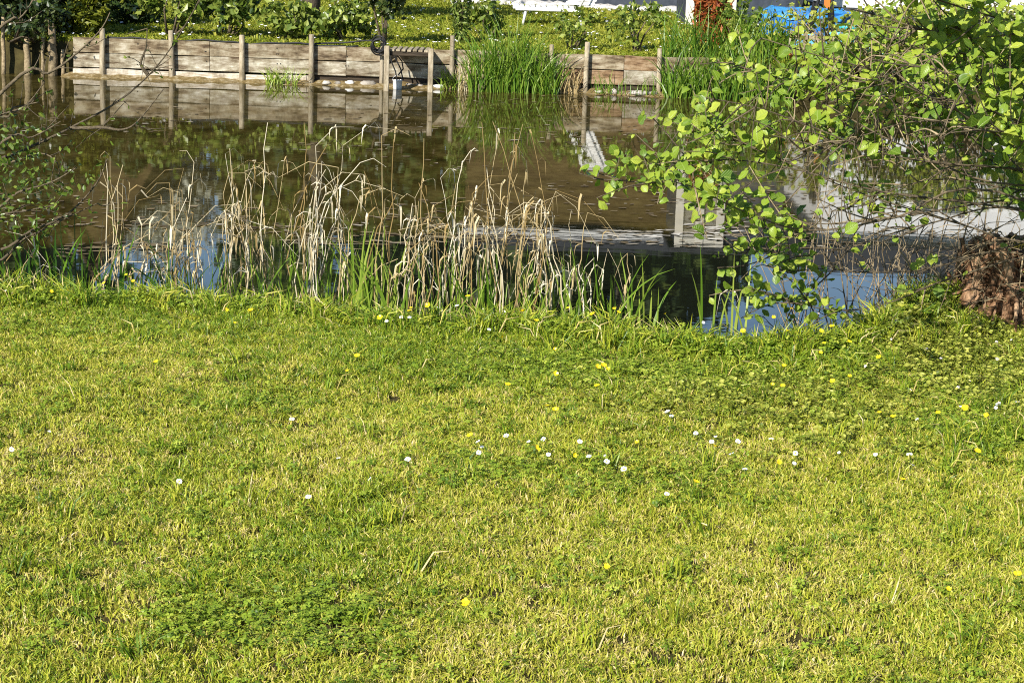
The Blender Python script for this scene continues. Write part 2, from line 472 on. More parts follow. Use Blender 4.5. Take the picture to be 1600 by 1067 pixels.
def leaf_cloud(mb, pts, size, tone_rng=(0, 1), elong=1.6, up=0.4, seed=1, aim=None, mi=0):
    """Many small folded leaves at the given points."""
    r = np.random.default_rng(seed)
    for q in pts:
        s_ = size * r.uniform(0.6, 1.35)
        nrm = Vector(r.normal(size=3)); nrm.normalize()
        nrm = (nrm + Vector((0, 0, up)) + (Vector(aim) if aim is not None else Vector((0, 0, 0)))).normalized()
        t = nrm.orthogonal().normalized()
        t = Matrix.Rotation(r.uniform(0, 6.28), 3, nrm) @ t
        b = nrm.cross(t)
        q = Vector(q)
        L_, w = s_ * elong * .5, s_ * .5
        dz = nrm * (s_ * 0.12)
        mb.add([q - t * L_, q - b * w + dz, q + t * L_, q + b * w + dz], [(0, 1, 2), (0, 2, 3)], mi,
               float(r.uniform(*tone_rng)), [(0, 0, 0), (-.5, .5, 0), (0, 1, 0), (.5, .5, 0)])

def blob_points(center, radii, n, seed, clumps=14, shell=0.55):
    """Leaf positions gathered in clumps inside an ellipsoid, so that the outline is uneven and gaps stay."""
    r = np.random.default_rng(seed)
    cs = r.normal(size=(clumps, 3))
    cs /= np.linalg.norm(cs, axis=1)[:, None]
    cs *= r.uniform(shell, 0.95, (clumps, 1))
    k = r.integers(0, clumps, n)
    p = cs[k] + r.normal(size=(n, 3)) * r.uniform(.12, .24, (clumps, 1))[k]
    return np.array(center) + p * np.array(radii)


# ------------------------------------------------------------------ terrain, pond, lawn
WALL_P = at(540, 133, 0.0)
YW = float(WALL_P[1])                                   # the plank wall stands along this line
edge_px = [(-900, 465), (0, 471), (150, 472), (300, 476), (440, 483), (560, 499), (700, 512), (880, 522), (1000, 530), (1080, 543),
           (1200, 547), (1330, 542), (1430, 510), (1540, 476), (1650, 459), (2300, 439)]
LAWN_Z = 0.30
ex, ey = zip(*[(lambda q: (q[0], q[1]))(at(a, b, LAWN_Z)) for a, b in edge_px])
def edge_y(x):
    return np.interp(x, ex, ey)

def ground_z(x, y):
    x, y = np.asarray(x, float), np.asarray(y, float)
    e = edge_y(x) + 0.10 * (vnoise(x, y * 0, 3.0, 5) - .5)
    near = LAWN_Z + 0.05 * (vnoise(x, y, 0.9, 3) - .5) + 0.025 * (vnoise(x, y, 4.0, 4) - .5)
    near = near + 0.10 * smooth((x - 1.35) / 0.9) * smooth((y - e + 1.2) / 1.0)      # bank swells round the stump
    drop = smooth((y - e) / 0.45)
    z = near * (1 - drop) + (-0.40) * drop
    far = 0.50 + 0.02 * np.clip(y - YW, 0, 14) + 0.05 * (vnoise(x, y, .7, 8) - .5)
    t = (y > YW + 0.045)
    # pond ends far to the left and right
    side = smooth((np.abs(x + 0.5) - 15) / 3)
    z = z * (1 - side) + 0.45 * side
    return np.where(t, far, z)

xs = np.unique(np.concatenate([np.linspace(-300, -20, 12), np.linspace(-20, -4, 60), np.linspace(-4, 4, 130), np.linspace(4, 20, 60), np.linspace(20, 300, 12)]))
ys = np.unique(np.concatenate([np.linspace(-120, 2, 14), np.linspace(2, 12, 150), np.linspace(12, YW - .3, 30), [YW + .04, YW + .05], np.linspace(YW + .2, 46, 70), np.linspace(50, 500, 20)]))
X, Y = np.meshgrid(xs, ys)
Z = ground_z(X, Y)
nx, ny = len(xs), len(ys)
gv = np.stack([X.ravel(), Y.ravel(), Z.ravel()], 1)
gi = np.arange(nx * ny).reshape(ny, nx)
gf = np.stack([gi[:-1, :-1], gi[:-1, 1:], gi[1:, 1:], gi[1:, :-1]], -1).reshape(-1, 4)
me = bpy.data.meshes.new('ground')
me.from_pydata(gv.tolist(), [], gf.tolist())
me.polygons.foreach_set('use_smooth', np.ones(len(gf), dtype=bool))
me.materials.append(MAT['soil'])
ground = link('ground', me)
tag(ground, kind='structure')

# water: a film of brown scum lies on its far two thirds
wx, wy = np.linspace(-19, 19, 300), np.linspace(8.0, YW + 0.04, 190)
X, Y = np.meshgrid(wx, wy)
film = smooth((Y - (14.7 + 0.38 * X) + 0.9 * (vnoise(X, Y, 1.2, 21) - .5) + 0.4 * (vnoise(X, Y, 4, 22) - .5)) / 0.45)
film = film * (1 - smooth((X - 2.3 - 0.10 * (Y - 15)) / 0.8) * 0.75)
wa, wb, wc_ = at(248, 235, 0), at(172, 372, 0), at(300, 372, 0)           # film thinned in a wedge: the mirrored sky put into its colour
def side_of(p, q, X, Y):
    return ((q[0] - p[0]) * (Y - p[1]) - (q[1] - p[1]) * (X - p[0])) / math.hypot(q[0] - p[0], q[1] - p[1])
wd = at(330, 235, 0)
wedge = smooth(side_of(wa, wb, X, Y) / .22 + .5) * smooth(-side_of(wd, wc_, X, Y) / .7 + .5) * smooth((wa[1] - Y) / 2.0)
film = film * (1 - 0.15 * wedge)
n1, n2 = len(wx), len(wy)
gi = np.arange(n1 * n2).reshape(n2, n1)
gf = np.stack([gi[:-1, :-1], gi[:-1, 1:], gi[1:, 1:], gi[1:, :-1]], -1).reshape(-1, 4)
me = bpy.data.meshes.new('pond_water')
me.from_pydata(np.stack([X.ravel(), Y.ravel(), 0 * X.ravel()], 1).tolist(), [], gf.tolist())
a = me.attributes.new('film', 'FLOAT', 'POINT')
a.data.foreach_set('value', film.ravel().astype(np.float32))
m, nt, p = new_mat('pond_water')
N, L = nt.nodes, nt.links
fa = N.new('ShaderNodeAttribute'); fa.attribute_name = 'film'
geo = N.new('ShaderNodeNewGeometry')
mp = N.new('ShaderNodeMapping'); mp.inputs['Scale'].default_value = (1.0, 0.45, 1); L.new(geo.outputs['Position'], mp.inputs['Vector'])
nz = N.new('ShaderNodeTexNoise'); nz.inputs['Scale'].default_value = 3.2; nz.inputs['Detail'].default_value = 7; nz.inputs['Roughness'].default_value = .7
L.new(mp.outputs[0], nz.inputs['Vector'])
r1 = ramp(nt, [(0.34, (0.022, 0.017, 0.004)), (0.5, (0.050, 0.038, 0.009)), (0.66, (0.098, 0.076, 0.022))])
L.new(nz.outputs['Fac'], r1.inputs[0])
mx = N.new('ShaderNodeMix'); mx.data_type = 'RGBA'
L.new(fa.outputs['Fac'], mx.inputs['Factor'])
mx.inputs['A'].default_value = (0.010, 0.012, 0.007, 1)
L.new(r1.outputs[0], mx.inputs['B'])
L.new(mx.outputs['Result'], p.inputs['Base Color'])
p.inputs['IOR'].default_value = 1.33
p.inputs['Roughness'].default_value = 0.015
mp2 = N.new('ShaderNodeMapping'); mp2.inputs['Scale'].default_value = (0.8, 2.4, 1); L.new(geo.outputs['Position'], mp2.inputs['Vector'])
nb = N.new('ShaderNodeTexNoise'); nb.inputs['Scale'].default_value = 3.0; nb.inputs['Detail'].default_value = 3
L.new(mp2.outputs[0], nb.inputs['Vector'])
bp = N.new('ShaderNodeBump'); bp.inputs['Strength'].default_value = 0.03; bp.inputs['Distance'].default_value = 0.010
L.new(nb.outputs['Fac'], bp.inputs['Height']); L.new(bp.outputs[0], p.inputs['Normal'])
df = N.new('ShaderNodeBsdfDiffuse'); L.new(r1.outputs[0], df.inputs['Color'])
fm = N.new('ShaderNodeMath'); fm.operation = 'MULTIPLY'; fm.inputs[1].default_value = 0.16
L.new(fa.outputs['Fac'], fm.inputs[0])
ms = N.new('ShaderNodeMixShader'); L.new(fm.outputs[0], ms.inputs[0]); L.new(p.outputs[0], ms.inputs[1]); L.new(df.outputs[0], ms.inputs[2])
L.new(ms.outputs[0], N['Material Output'].inputs['Surface'])
me.materials.append(m)
water = link('pond_water', me)
tag(water, kind='structure')

# floating straw and scum, and pale flecks painting the mirrored eaves
mb = MB()
r = np.random.default_rng(31)
def fleck(x, y, l, w, tone, z=0.004):
    ang = r.normal(0, .35)
    c, s_ = math.cos(ang), math.sin(ang)
    k = 6
    vs = []
    for j in range(k):
        a = 2 * math.pi * j / k
        rr = r.uniform(.6, 1.1)
        u, v = math.cos(a) * l * rr, math.sin(a) * w * rr
        vs.append((x + u * c - v * s_, y + u * s_ + v * c, z + r.uniform(0, .003)))
    mb.add(vs, [tuple(range(k))], 0, tone)
for k in range(3200):
    X_, Y_ = r.uniform(-7, 4), 14.5 + (YW - 14.8) * r.random() ** 1.5
    if vnoise(X_, Y_, 0.8, 41) * .6 + vnoise(X_, Y_, .3, 42) * .5 < 0.55:
        continue
    fleck(X_, Y_, r.uniform(.015, .07), r.uniform(.01, .05), r.uniform(0.0, .35) if r.random() < .8 else r.uniform(.4, .7))
for k in range(360):                                               # flecks along the film edge, whitened to paint the mirrored eaves
    t = r.random()
    X_ = -3.2 + t * 5.2
    Y_ = 14.75 + 0.38 * X_ + r.normal(0, .16)
    if vnoise(X_, Y_, 1.5, 77) < .35:
        continue
    fleck(X_, Y_, r.uniform(.03, .10), r.uniform(.01, .03), r.uniform(.5, 1) if X_ > .1 else r.uniform(.1, .6))
fo = mb.build('floating_debris', MAT['straw_fleck'])
tag(fo, 'flecks of straw and painted glints of the eaves on the brown pond water', 'debris', kind='stuff')

# ------------------------------------------------------------------ lawn: tufts set out by nodes on a cloud of points
def tuft_mesh(name, kind, seed):
    r = np.random.default_rng(seed)
    mb = MB()
    if kind in ('yellow', 'straw', 'lush', 'long'):
        n = {'yellow': 34, 'straw': 26, 'lush': 34, 'long': 26}[kind]
        for k in range(n):
            a, d = r.uniform(0, 6.28), 0.036 * math.sqrt(r.random())
            b = Vector((d * math.cos(a), d * math.sin(a), -0.005))
            h = {'yellow': r.uniform(.014, .040), 'straw': r.uniform(.012, .032), 'lush': r.uniform(.022, .052), 'long': r.uniform(.05, .13)}[kind]
            la = r.uniform(0, 6.28)
            lean = h * r.uniform(.15, 1.0)
            ld = Vector((math.cos(la), math.sin(la), 0))
            pts = [b, b + ld * lean * .35 + Vector((0, 0, h * .65)), b + ld * lean + Vector((0, 0, h * r.uniform(.75, 1.0)))]
            w = r.uniform(.0025, .0048) * (1.3 if kind == 'long' else 1)
            tone = {'yellow': r.normal(.50, .17), 'straw': r.normal(.76, .15), 'lush': r.normal(.26, .12), 'long': r.normal(.28, .12)}[kind]
            if kind != 'straw' and r.random() < .06:
                tone = r.uniform(.8, 1)
            sa = r.uniform(0, 6.28)
            mb.ribbon(pts, [w, w * .9, 0], (math.cos(sa), math.sin(sa), 0), 0, float(np.clip(tone, 0, 1)))
    elif kind in ('clover', 'ivy'):
        n = 15 if kind == 'clover' else 13
        for k in range(n):
            a, d = r.uniform(0, 6.28), 0.045 * math.sqrt(r.random())
            h = r.uniform(.015, .05)
            c = Vector((d * math.cos(a), d * math.sin(a), h))
            tilt = Matrix.Rotation(r.uniform(-.6, .6), 3, 'X') @ Matrix.Rotation(r.uniform(-.6, .6), 3, 'Y') @ Matrix.Rotation(r.uniform(0, 6.28), 3, 'Z')
            s_ = r.uniform(.005, .0095)
            tone = float(np.clip(r.normal(.5, .25), 0, 1))
            if kind == 'clover':
                for q in range(3):
                    R3 = tilt @ Matrix.Rotation(q * 2.094, 3, 'Z')
                    o = [(0, 0, 0), (s_ * .55, s_ * .6, .002), (s_ * .35, s_ * 1.25, .001), (-s_ * .35, s_ * 1.25, .001), (-s_ * .55, s_ * .6, .002)]
                    mb.add([c + R3 @ Vector(v) for v in o], [(0, 1, 2, 3, 4)], 0, tone)
            else:
                s_ *= 1.05
                o = [(0, 0, 0)] + [(s_ * math.cos(t) * (1 + .15 * (j % 2)), s_ * math.sin(t) * (1 + .15 * (j % 2)), .0025) for j, t in enumerate(np.linspace(-1.2, 4.3, 9))]
                mb.add([c + tilt @ Vector(v) for v in o], [(0, j, j + 1) for j in range(1, 9)], 0, tone)
            mb.ribbon([Vector((d * .6 * math.cos(a), d * .6 * math.sin(a), -.004)), c], [.0014, .0014], (1, 0, 0), 0, .3)
    elif kind == 'blossom':
        for k in range(16):
            a, d = r.uniform(0, 6.28), 0.04 * math.sqrt(r.random())
            h = r.uniform(.015, .04)
            c = Vector((d * math.cos(a), d * math.sin(a), h))
            la = r.uniform(0, 6.28)
            mb.ribbon([(c.x, c.y, 0), c, c + Vector((.02 * math.cos(la), .02 * math.sin(la), .006))], [.006, .006, 0], (math.cos(la + 1.5), math.sin(la + 1.5), 0), 0, float(r.uniform(.2, .9)))
        o = [(.007 * math.cos(t), .007 * math.sin(t), .045 + .003 * math.sin(3 * t)) for t in np.linspace(0, 6.28, 8)[:-1]]
        mb.add(o, [tuple(range(7))], 1)
    mats = {'clover': [MAT['weed']], 'ivy': [MAT['groundivy']], 'blossom': [MAT['far_grass'], MAT['petal_white']]}.get(kind, [MAT['grass']])
    return mb.mesh(name, mats)

KINDS_T = ['yellow'] * 6 + ['straw'] * 3 + ['lush'] * 4 + ['clover'] * 3 + ['ivy'] * 3 + ['long'] * 3
FIRST = {}
tuft_col = bpy.data.collections.new('lawn_tufts')
for k, kd in enumerate(KINDS_T):
    FIRST.setdefault(kd, []).append(k)
    tuft_col.objects.link(bpy.data.objects.new('tuft_%02d' % k, tuft_mesh('tuft', kd, 100 + k)))
far_col = bpy.data.collections.new('garden_tufts')
for k, kd in enumerate(['far'] * 4 + ['blossom'] * 2):
    me_ = tuft_mesh('tuft', 'yellow' if kd == 'far' else 'blossom', 200 + k)
    if kd == 'far':
        me_.materials[0] = MAT['far_grass']
    far_col.objects.link(bpy.data.objects.new('garden_tuft_%02d' % k, me_))

def scatter(name, pts, rot, scl, idx, coll):
    me = bpy.data.meshes.new(name)
    me.from_pydata(pts.tolist(), [], [])
    a = me.attributes.new('rot', 'FLOAT_VECTOR', 'POINT'); a.data.foreach_set('vector', rot.astype(np.float32).ravel())
    a = me.attributes.new('scl', 'FLOAT_VECTOR', 'POINT'); a.data.foreach_set('vector', scl.astype(np.float32).ravel())
    a = me.attributes.new('idx', 'INT', 'POINT'); a.data.foreach_set('value', idx.astype(np.int32))
    o = link(name, me)
    ng = bpy.data.node_groups.new(name + '_nodes', 'GeometryNodeTree')
    ng.interface.new_socket('Geometry', in_out='INPUT', socket_type='NodeSocketGeometry')
    ng.interface.new_socket('Geometry', in_out='OUTPUT', socket_type='NodeSocketGeometry')
    gi_, go = ng.nodes.new('NodeGroupInput'), ng.nodes.new('NodeGroupOutput')
    ci = ng.nodes.new('GeometryNodeCollectionInfo')
    ci.inputs['Collection'].default_value = coll
    ci.inputs['Separate Children'].default_value = True
    ci.inputs['Reset Children'].default_value = True
    ip = ng.nodes.new('GeometryNodeInstanceOnPoints')
    ip.inputs['Pick Instance'].default_value = True
    def named(nm, ty):
        q = ng.nodes.new('GeometryNodeInputNamedAttribute'); q.data_type = ty; q.inputs['Name'].default_value = nm
        return [s for s in q.outputs if s.enabled and s.name == 'Attribute'][0]
    ng.links.new(gi_.outputs[0], ip.inputs['Points'])
    ng.links.new(ci.outputs[0], ip.inputs['Instance'])
    ng.links.new(named('idx', 'INT'), ip.inputs['Instance Index'])
    e2r = ng.nodes.new('FunctionNodeEulerToRotation')
    ng.links.new(named('rot', 'FLOAT_VECTOR'), e2r.inputs[0])
    ng.links.new(e2r.outputs[0], ip.inputs['Rotation'])
    ng.links.new(named('scl', 'FLOAT_VECTOR'), ip.inputs['Scale'])
    ng.links.new(ip.outputs[0], go.inputs[0])
    md = o.modifiers.new('tufts', 'NODES'); md.node_group = ng
    return o

r = np.random.default_rng(51)
n = 64000
px_ = r.uniform(-4.6, 4.6, n); py_ = r.uniform(4.0, 10.6, n)
keep = (np.abs(px_) < 0.30 * py_ + 1.3) & (py_ < edge_y(px_) + 0.30)
px_, py_ = px_[keep], py_[keep]
n = len(px_)
gz = ground_z(px_, py_)
def spot(px, py, rx, ry):
    q = at(px, py, LAWN_Z)
    s_ = F / (q[1] + .3)
    k = 1.0 / math.sin(math.atan2(CAMZ - LAWN_Z, q[1]))
    return np.exp(-(((px_ - q[0]) / (rx / s_)) ** 2 + ((py_ - q[1]) / (ry / s_ * k)) ** 2))
straw = 0.25 * (vnoise(px_, py_, 1.7, 61) - .35) + 0.7 * spot(400, 570, 90, 30) + .75 * spot(60, 710, 90, 45) + .8 * spot(560, 910, 60, 25) + .6 * spot(880, 950, 70, 45) \
    + .55 * spot(1230, 1000, 120, 40) + .6 * spot(120, 900, 110, 30) + .45 * spot(620, 735, 50, 16) + .4 * spot(1290, 850, 90, 30) + .5 * spot(1020, 1010, 60, 25) + .4 * spot(180, 960, 120, 60)
lush = .45 * spot(700, 515, 900, 40) + .5 * spot(480, 860, 90, 50) + .5 * spot(660, 560, 120, 40) + 0.5 * (vnoise(px_, py_, 1.1, 62) - .55) + .6 * spot(340, 690, 110, 60) + .6 * spot(560, 800, 70, 60) + .7 * spot(900, 560, 150, 50) + .35 * spot(520, 480, 400, 22)
clov = 0.45 * (vnoise(px_, py_, 1.3, 63) - .5) + .95 * spot(410, 975, 150, 45) + .5 * spot(1000, 560, 200, 45) + .7 * spot(1300, 560, 150, 50) + .6 * spot(1540, 680, 90, 50) + .4 * spot(560, 960, 60, 80) \
    + .3 * spot(1000, 760, 300, 60) + .4 * spot(450, 480, 250, 20)
ivy = 1.1 * spot(1540, 570, 140, 60) + .8 * spot(1440, 520, 80, 40) + .35 * spot(1200, 640, 200, 60)
straw = straw * 1.5
lush = lush * 1.2
edge_d = edge_y(px_) - py_
u = r.random(n)
kind = np.where(r.random(n) < np.clip(straw + .06, .06, .85), 1, 0)
kind = np.where(u < np.clip(lush, .04, .75), 2, kind)
kind = np.where(r.random(n) < np.clip(clov - .05, .03, .62), 3, kind)
kind = np.where(r.random(n) < np.clip(ivy, 0, .6), 4, kind)
kind = np.where((edge_d < .22) & (r.random(n) < .35), 3, kind)
longp = np.where(edge_d < .30, .13, 0.004) + np.where((edge_d < .7) & (px_ > .0), .05, 0) + .10 * spot(1540, 690, 80, 40)
kind = np.where(r.random(n) < longp, 5, kind)
NAMES_T = ['yellow', 'straw', 'lush', 'clover', 'ivy', 'long']
idx = np.zeros(n, int)
for k, nm in enumerate(NAMES_T):
    mk = kind == k
    idx[mk] = r.choice(FIRST[nm], mk.sum())
hgt = (0.70 + 0.50 * vnoise(px_, py_, 2.6, 64) + 0.5 * (vnoise(px_, py_, 11, 65) - .5)) * r.uniform(.75, 1.3, n)
hgt *= np.where(edge_d < .35, 1.3, 1.0)
wid = r.uniform(.85, 1.25, n) * np.where((edge_d < .30) & (kind >= 3), 1.35, 1)
hgt *= np.where((edge_d < .30) & ((kind == 3) | (kind == 4)), 1.3, 1)
rot = np.stack([r.normal(0, .12, n), r.normal(0, .12, n), r.uniform(0, 6.28, n)], 1)
pts = np.stack([px_, py_, gz], 1)
bare = np.zeros(n, bool)       # thin places where the soil shows
for (bx_, by_, br_) in ((955, 560, .09), (1530, 590, .10), (1500, 520, .12)):
    q = at(bx_, by_, LAWN_Z)
    bare |= (((px_ - q[0]) ** 2 + ((py_ - q[1]) / 2.2) ** 2) < br_ ** 2 * .5) & (r.random(n) < .9)
kp = ~bare
lawn = scatter('lawn_grass', pts[kp], rot[kp], np.stack([wid, wid, hgt], 1)[kp], idx[kp], tuft_col)
tag(lawn, 'mown yellow green lawn with clover patches in the foreground', 'grass', kind='stuff')

n = 17000
fx, fy = r.uniform(-8.5, 8.5, n), YW + .12 + 14.5 * r.random(n) ** 1.25
gz = ground_z(fx, fy)
sc_f = r.uniform(1.6, 3.0, n)
fl = scatter('garden_grass', np.stack([fx, fy, gz], 1), np.stack([r.normal(0, .1, n), r.normal(0, .1, n), r.uniform(0, 6.28, n)], 1),
             np.stack([sc_f * 1.5, sc_f * 1.5, sc_f * 1.05], 1), np.where(r.random(n) < .95, r.integers(0, 4, n), r.integers(4, 6, n)), far_col)
tag(fl, 'daisy speckled garden lawn beyond the plank wall', 'grass', kind='stuff')

# ------------------------------------------------------------------ plank wall on the far shore
def wx_(px, py=100):
    return float(aty(px, py, YW)[0])
TOPZ = 0.565
wall = thing('plank_wall', 'low weathered plank wall holding the far bank above the water', 'wall', (wx_(115), YW, 0))
r = np.random.default_rng(71)
def board(x0, x1, z0, z1, mat, y=YW, th=.035):
    sub = MB()
    nseg = max(2, int((x1 - x0) / .35))
    X_ = np.linspace(x0 + .004, x1 - .004, nseg + 1)
    sag = r.normal(0, .013, nseg + 1)
    vs, fs = [], []
    ya, yb = y - th / 2 + r.normal(0, .004), y + th / 2
    for k, xx in enumerate(X_):
        b = .004
        zt, zb = z1 + sag[k] * .6, z0 + sag[k] * .3
        vs += [(xx, ya, zb + b), (xx, ya, zt - b), (xx, ya + b * 1.5, zt), (xx, yb, zt), (xx, yb, zb), (xx, ya + b * 1.5, zb)]
    for k in range(nseg):
        for j in range(6):
            a, b_ = k * 6 + j, k * 6 + (j + 1) % 6
            fs.append((a, a + 6, b_ + 6, b_)[::-1])
    fs.append(tuple(range(6))); fs.append(tuple(nseg * 6 + j for j in range(5, -1, -1)))
    sub.add(vs, fs)
    return sub.build('board', mat, wall, loc=((x0 + x1) / 2, y, (z0 + z1) / 2))
joints = [115, 328, 541, 712, 790, 862, 975, 1032, 1130]
for a, b in zip(joints[:-1], joints[1:]):
    xa, xb = wx_(a), wx_(b)
    board(xa, xb, .352, TOPZ + r.normal(0, .006), MAT['board'] if a != 975 else MAT['board_orange'])
    board(xa, xb, .135, .343, MAT['board_orange'] if a == 862 else MAT['board_grey'], th=.04)
for a, b in ((115, 265), (265, 378), (378, 492)):
    board(wx_(a), wx_(b), .012, .118, MAT['board_pale'], y=YW - .045, th=.05)
# dark strip in the gap under the planks, the hollow's shade put into its colour
board(wx_(492), wx_(1130), -.05, .13, MAT['dark_wood_shade'], y=YW + .03, th=.03)
for k, (px, ptop, dia) in enumerate([(160, 45, .085), (267, 48, .085), (378, 55, .085), (487, 54, .085), (598, 66, .07), (707, 56, .075), (862, 70, .07), (918, 66, .08), (1031, 76, .075)]):
    q = aty(px, ptop, YW - .08)
    mb = MB()
    lean = r.normal(0, .012)
    ztop = float(q[2])
    mb.tube([(q[0] - lean, YW - .085, -.3), (q[0] - lean * .5, YW - .085, .25), (q[0], YW - .085, ztop - .01), (q[0], YW - .085, ztop)], [dia / 2, dia / 2 * .98, dia / 2 * .95, dia / 2 * .75], 9)
    mb.build('post', MAT['post'], wall, True, loc=(q[0], YW - .085, .2))
# black liner edge sagging along the top of the left boards
mb = MB()
X_ = np.linspace(wx_(168), wx_(560), 40)
mb.tube([(x, YW - .005, TOPZ + .006 + .014 * math.sin(x * 5.1) + .008 * math.sin(x * 13)) for x in X_], .016, 5)
mb.build('liner_edge', MAT['rubber'], wall, True)
mb = MB()
for k in range(30):                                                # rusty nail heads
    px = r.choice([160, 267, 378, 487]) + 55 * r.choice([0, 1]) + r.normal(0, 2)
    mb.box((wx_(px), YW - .026, r.choice([.2, .28, .42, .5])), (.012, .006, .012))
stuff(mb.build('nail_heads', MAT['rubber'], wall))

# mud ledge and stones at the foot of the wall
mb = MB()
X_ = np.linspace(wx_(100), wx_(1130), 160)
cols_ = 7
vs, fs = [], []
for i, x in enumerate(X_):
    for j in range(cols_):
        t = j / (cols_ - 1)
        y = YW - .02 - .42 * t * (0.55 + .75 * float(vnoise(x, 0, 2.2, 83)))
        vs.append((x, y, .055 * (1 - t ** 1.5) - .03 * t + .05 * (float(vnoise(x, y, 6, 82)) - .45)))
for i in range(len(X_) - 1):
    for j in range(cols_ - 1):
        a = i * cols_ + j
        fs.append((a, a + 1, a + cols_ + 1, a + cols_))
mb.add(vs, fs)
tag(mb.build('mud_bank', MAT['mud'], None, True), kind='structure')

def rock(name, c, size, mat, label, cat='stone', group=None, seed=0):
    mb = MB()
    nt_, np_ = 6, 9
    vs, fs = [], []
    rr = np.random.default_rng(seed)
    for i in range(nt_ + 1):
        th_ = math.pi * i / nt_
        for j in range(np_):
            ph = 2 * math.pi * j / np_
            d = Vector((math.sin(th_) * math.cos(ph), math.sin(th_) * math.sin(ph), math.cos(th_)))
            k = 1 + .45 * mnoise.noise(d * 1.6 + Vector((seed * 3.1, 0, 0)))
            vs.append(Vector((d.x * size[0], d.y * size[1], d.z * size[2])) * .5 * k)
    for i in range(nt_):
        for j in range(np_):
            fs.append((i * np_ + j, (i + 1) * np_ + j, (i + 1) * np_ + (j + 1) % np_, i * np_ + (j + 1) % np_))
    mb.add(vs, fs)
    o = mb.build(name, mat, None, True)
    o.location = Vector([float(t) for t in c])
    return tag(o, label, cat, group)

STONES = [(546, 128, .16, .09, 'white_plastic', 'small white stone under the plank wall left of the netting lump'),
          (575, 131, .26, .10, 'stone', 'broad pale stone at the waterline left of the jetty post'),
          (510, 126, .14, .07, 'stone', 'grey stone beside the post in the gap under the planks'),
          (528, 130, .10, .06, 'stone', 'little grey stone between two larger ones under the planks'),
          (640, 136, .16, .07, 'stone', 'flat grey stone behind the white bucket'),
          (655, 137, .14, .06, 'stone', 'dull stone in the shade of the jetty'),
          (686, 136, .18, .06, 'white_plastic', 'pale flat stone just right of the right jetty post'),
          (935, 146, .13, .05, 'stone', 'thin pale stone right of the bleached post on the right'),
          (1000, 146, .30, .09, 'stone', 'long pale stone at the waterline under the orange brown board'),
          (1020, 149, .16, .07, 'stone', 'round stone under the right end of the planks'),
          (960, 142, .12, .09, 'stone', 'small upright stone under the right planks')]
for k, (px, py, w, h_, mt, lb) in enumerate(STONES):
    q = aty(px, py, YW - .18)
    rock('bank_stone', (q[0], YW - .17, .035), (w, w * .7, h_), MAT[mt], lb, group='stones at the foot of the plank wall', seed=k + 1)

# small jetty: two front posts carrying thin slats that run back to the wall
jx0, jx1 = float(aty(604, 110, YW - .8)[0]), float(aty(673, 110, YW - .8)[0])
jetty = thing('small_jetty', 'small slatted jetty on two squared posts before the plank wall', 'jetty', (jx0, YW - .8, 0))
for x, tz in ((jx0, .64), (jx1, .62)):
    mb = MB(); mb.box((0, 0, 0), (.075, .07, tz + .35), None, 0, .006)
    o = mb.build('post', MAT['post'], jetty); o.location = (x, YW - .80, (tz - .35) / 2)
    # matrix_parent_inverse keeps this a world place
mb = MB(); mb.box((0, 0, 0), (jx1 - jx0 + .02, .05, .06), None, 0, .005)
mb.build('beam', MAT['dark_wood_shade'], jetty).location = ((jx0 + jx1) / 2, YW - .735, .53)
mb = MB(); mb.box((0, 0, 0), (jx1 - jx0 - .06, .70, .012)); mb.build('shade_sheet', MAT['dark_wood_shade'], jetty).location = ((jx0 + jx1) / 2 + .02, YW - .40, .55)  # sheet added under the slats to make the jetty's shadow solid
nsl = 7
for k in range(nsl):
    x = jx0 + .075 + (jx1 - jx0 - .15) * k / (nsl - 1)
    mb = MB(); mb.box((0, 0, 0), (.058, .74, .03), None, 0, .004)
    mb.build('slat', MAT['post'], jetty).location = (x, YW - .40 + r.normal(0, .01), .577 + r.normal(0, .004))

# pump hose: coil on the jetty corner, hose along the wall, cable down to a white bucket
coil = thing('hose_coil', 'black hose coiled over the jetty corner and trailing along the wall top', 'hose', (jx0, YW - .25, .58))
q0 = aty(592, 72, YW - .2)
mb = MB()
for k in range(5):
    a0 = r.uniform(0, 6.28); rad = .10 + r.normal(0, .012)
    pts = []
    for t in np.linspace(0, 6.28, 26):
        pts.append((q0[0] + rad * math.cos(t) + r.normal(0, .002), YW - .24 + .05 * math.sin(t + a0) + k * .012, .58 + .035 * k * .4 + rad * 1.05 * math.sin(t)))
    mb.tube(pts, .012, 6, cap=False)
mb.build('coil', MAT['rubber'], coil, True)
mb = MB()
hp = [(q0[0], YW - .2, .68), (wx_(570), YW + .02, .655), (wx_(540), YW + .05, .615), (wx_(515), YW + .05, .60), (wx_(495), YW + .05, .585), (wx_(470), YW + .06, .575)]
mb.tube(hp, .014, 6); mb.build('hose', MAT['rubber'], coil, True)
for pl in ([(612, 74), (618, 92), (626, 108), (630, 126)], [(608, 78), (612, 98), (618, 112), (620, 125)], [(618, 84), (628, 96), (630, 108), (622, 118)]):
    mb = MB()
    pts = [aty(a, b, YW - .45) for a, b in pl]
    sm = []
    for k in range(len(pts) - 1):
        for t in (0, .33, .66):
            sm.append(pts[k] * (1 - t) + pts[k + 1] * t)
    sm.append(pts[-1])
    mb.tube(sm, .011, 6); mb.build('cable', MAT['rubber'], coil, True)
bk = aty(621, 140, YW - .45)
bucket = thing('white_bucket', 'small white bucket hanging at the waterline by the jetty', 'bucket', (bk[0], YW - .45, .02))
mb = MB()
prof = [(.062, -.03), (.066, .05), (.07, .12), (.076, .125), (.076, .135), (.066, .135), (.06, .03)]
vs, fs = [], []
for rr_, z in prof:
    for j in range(16):
        a = 2 * math.pi * j / 16
        vs.append((bk[0] + rr_ * math.cos(a), YW - .45 + rr_ * math.sin(a), z))
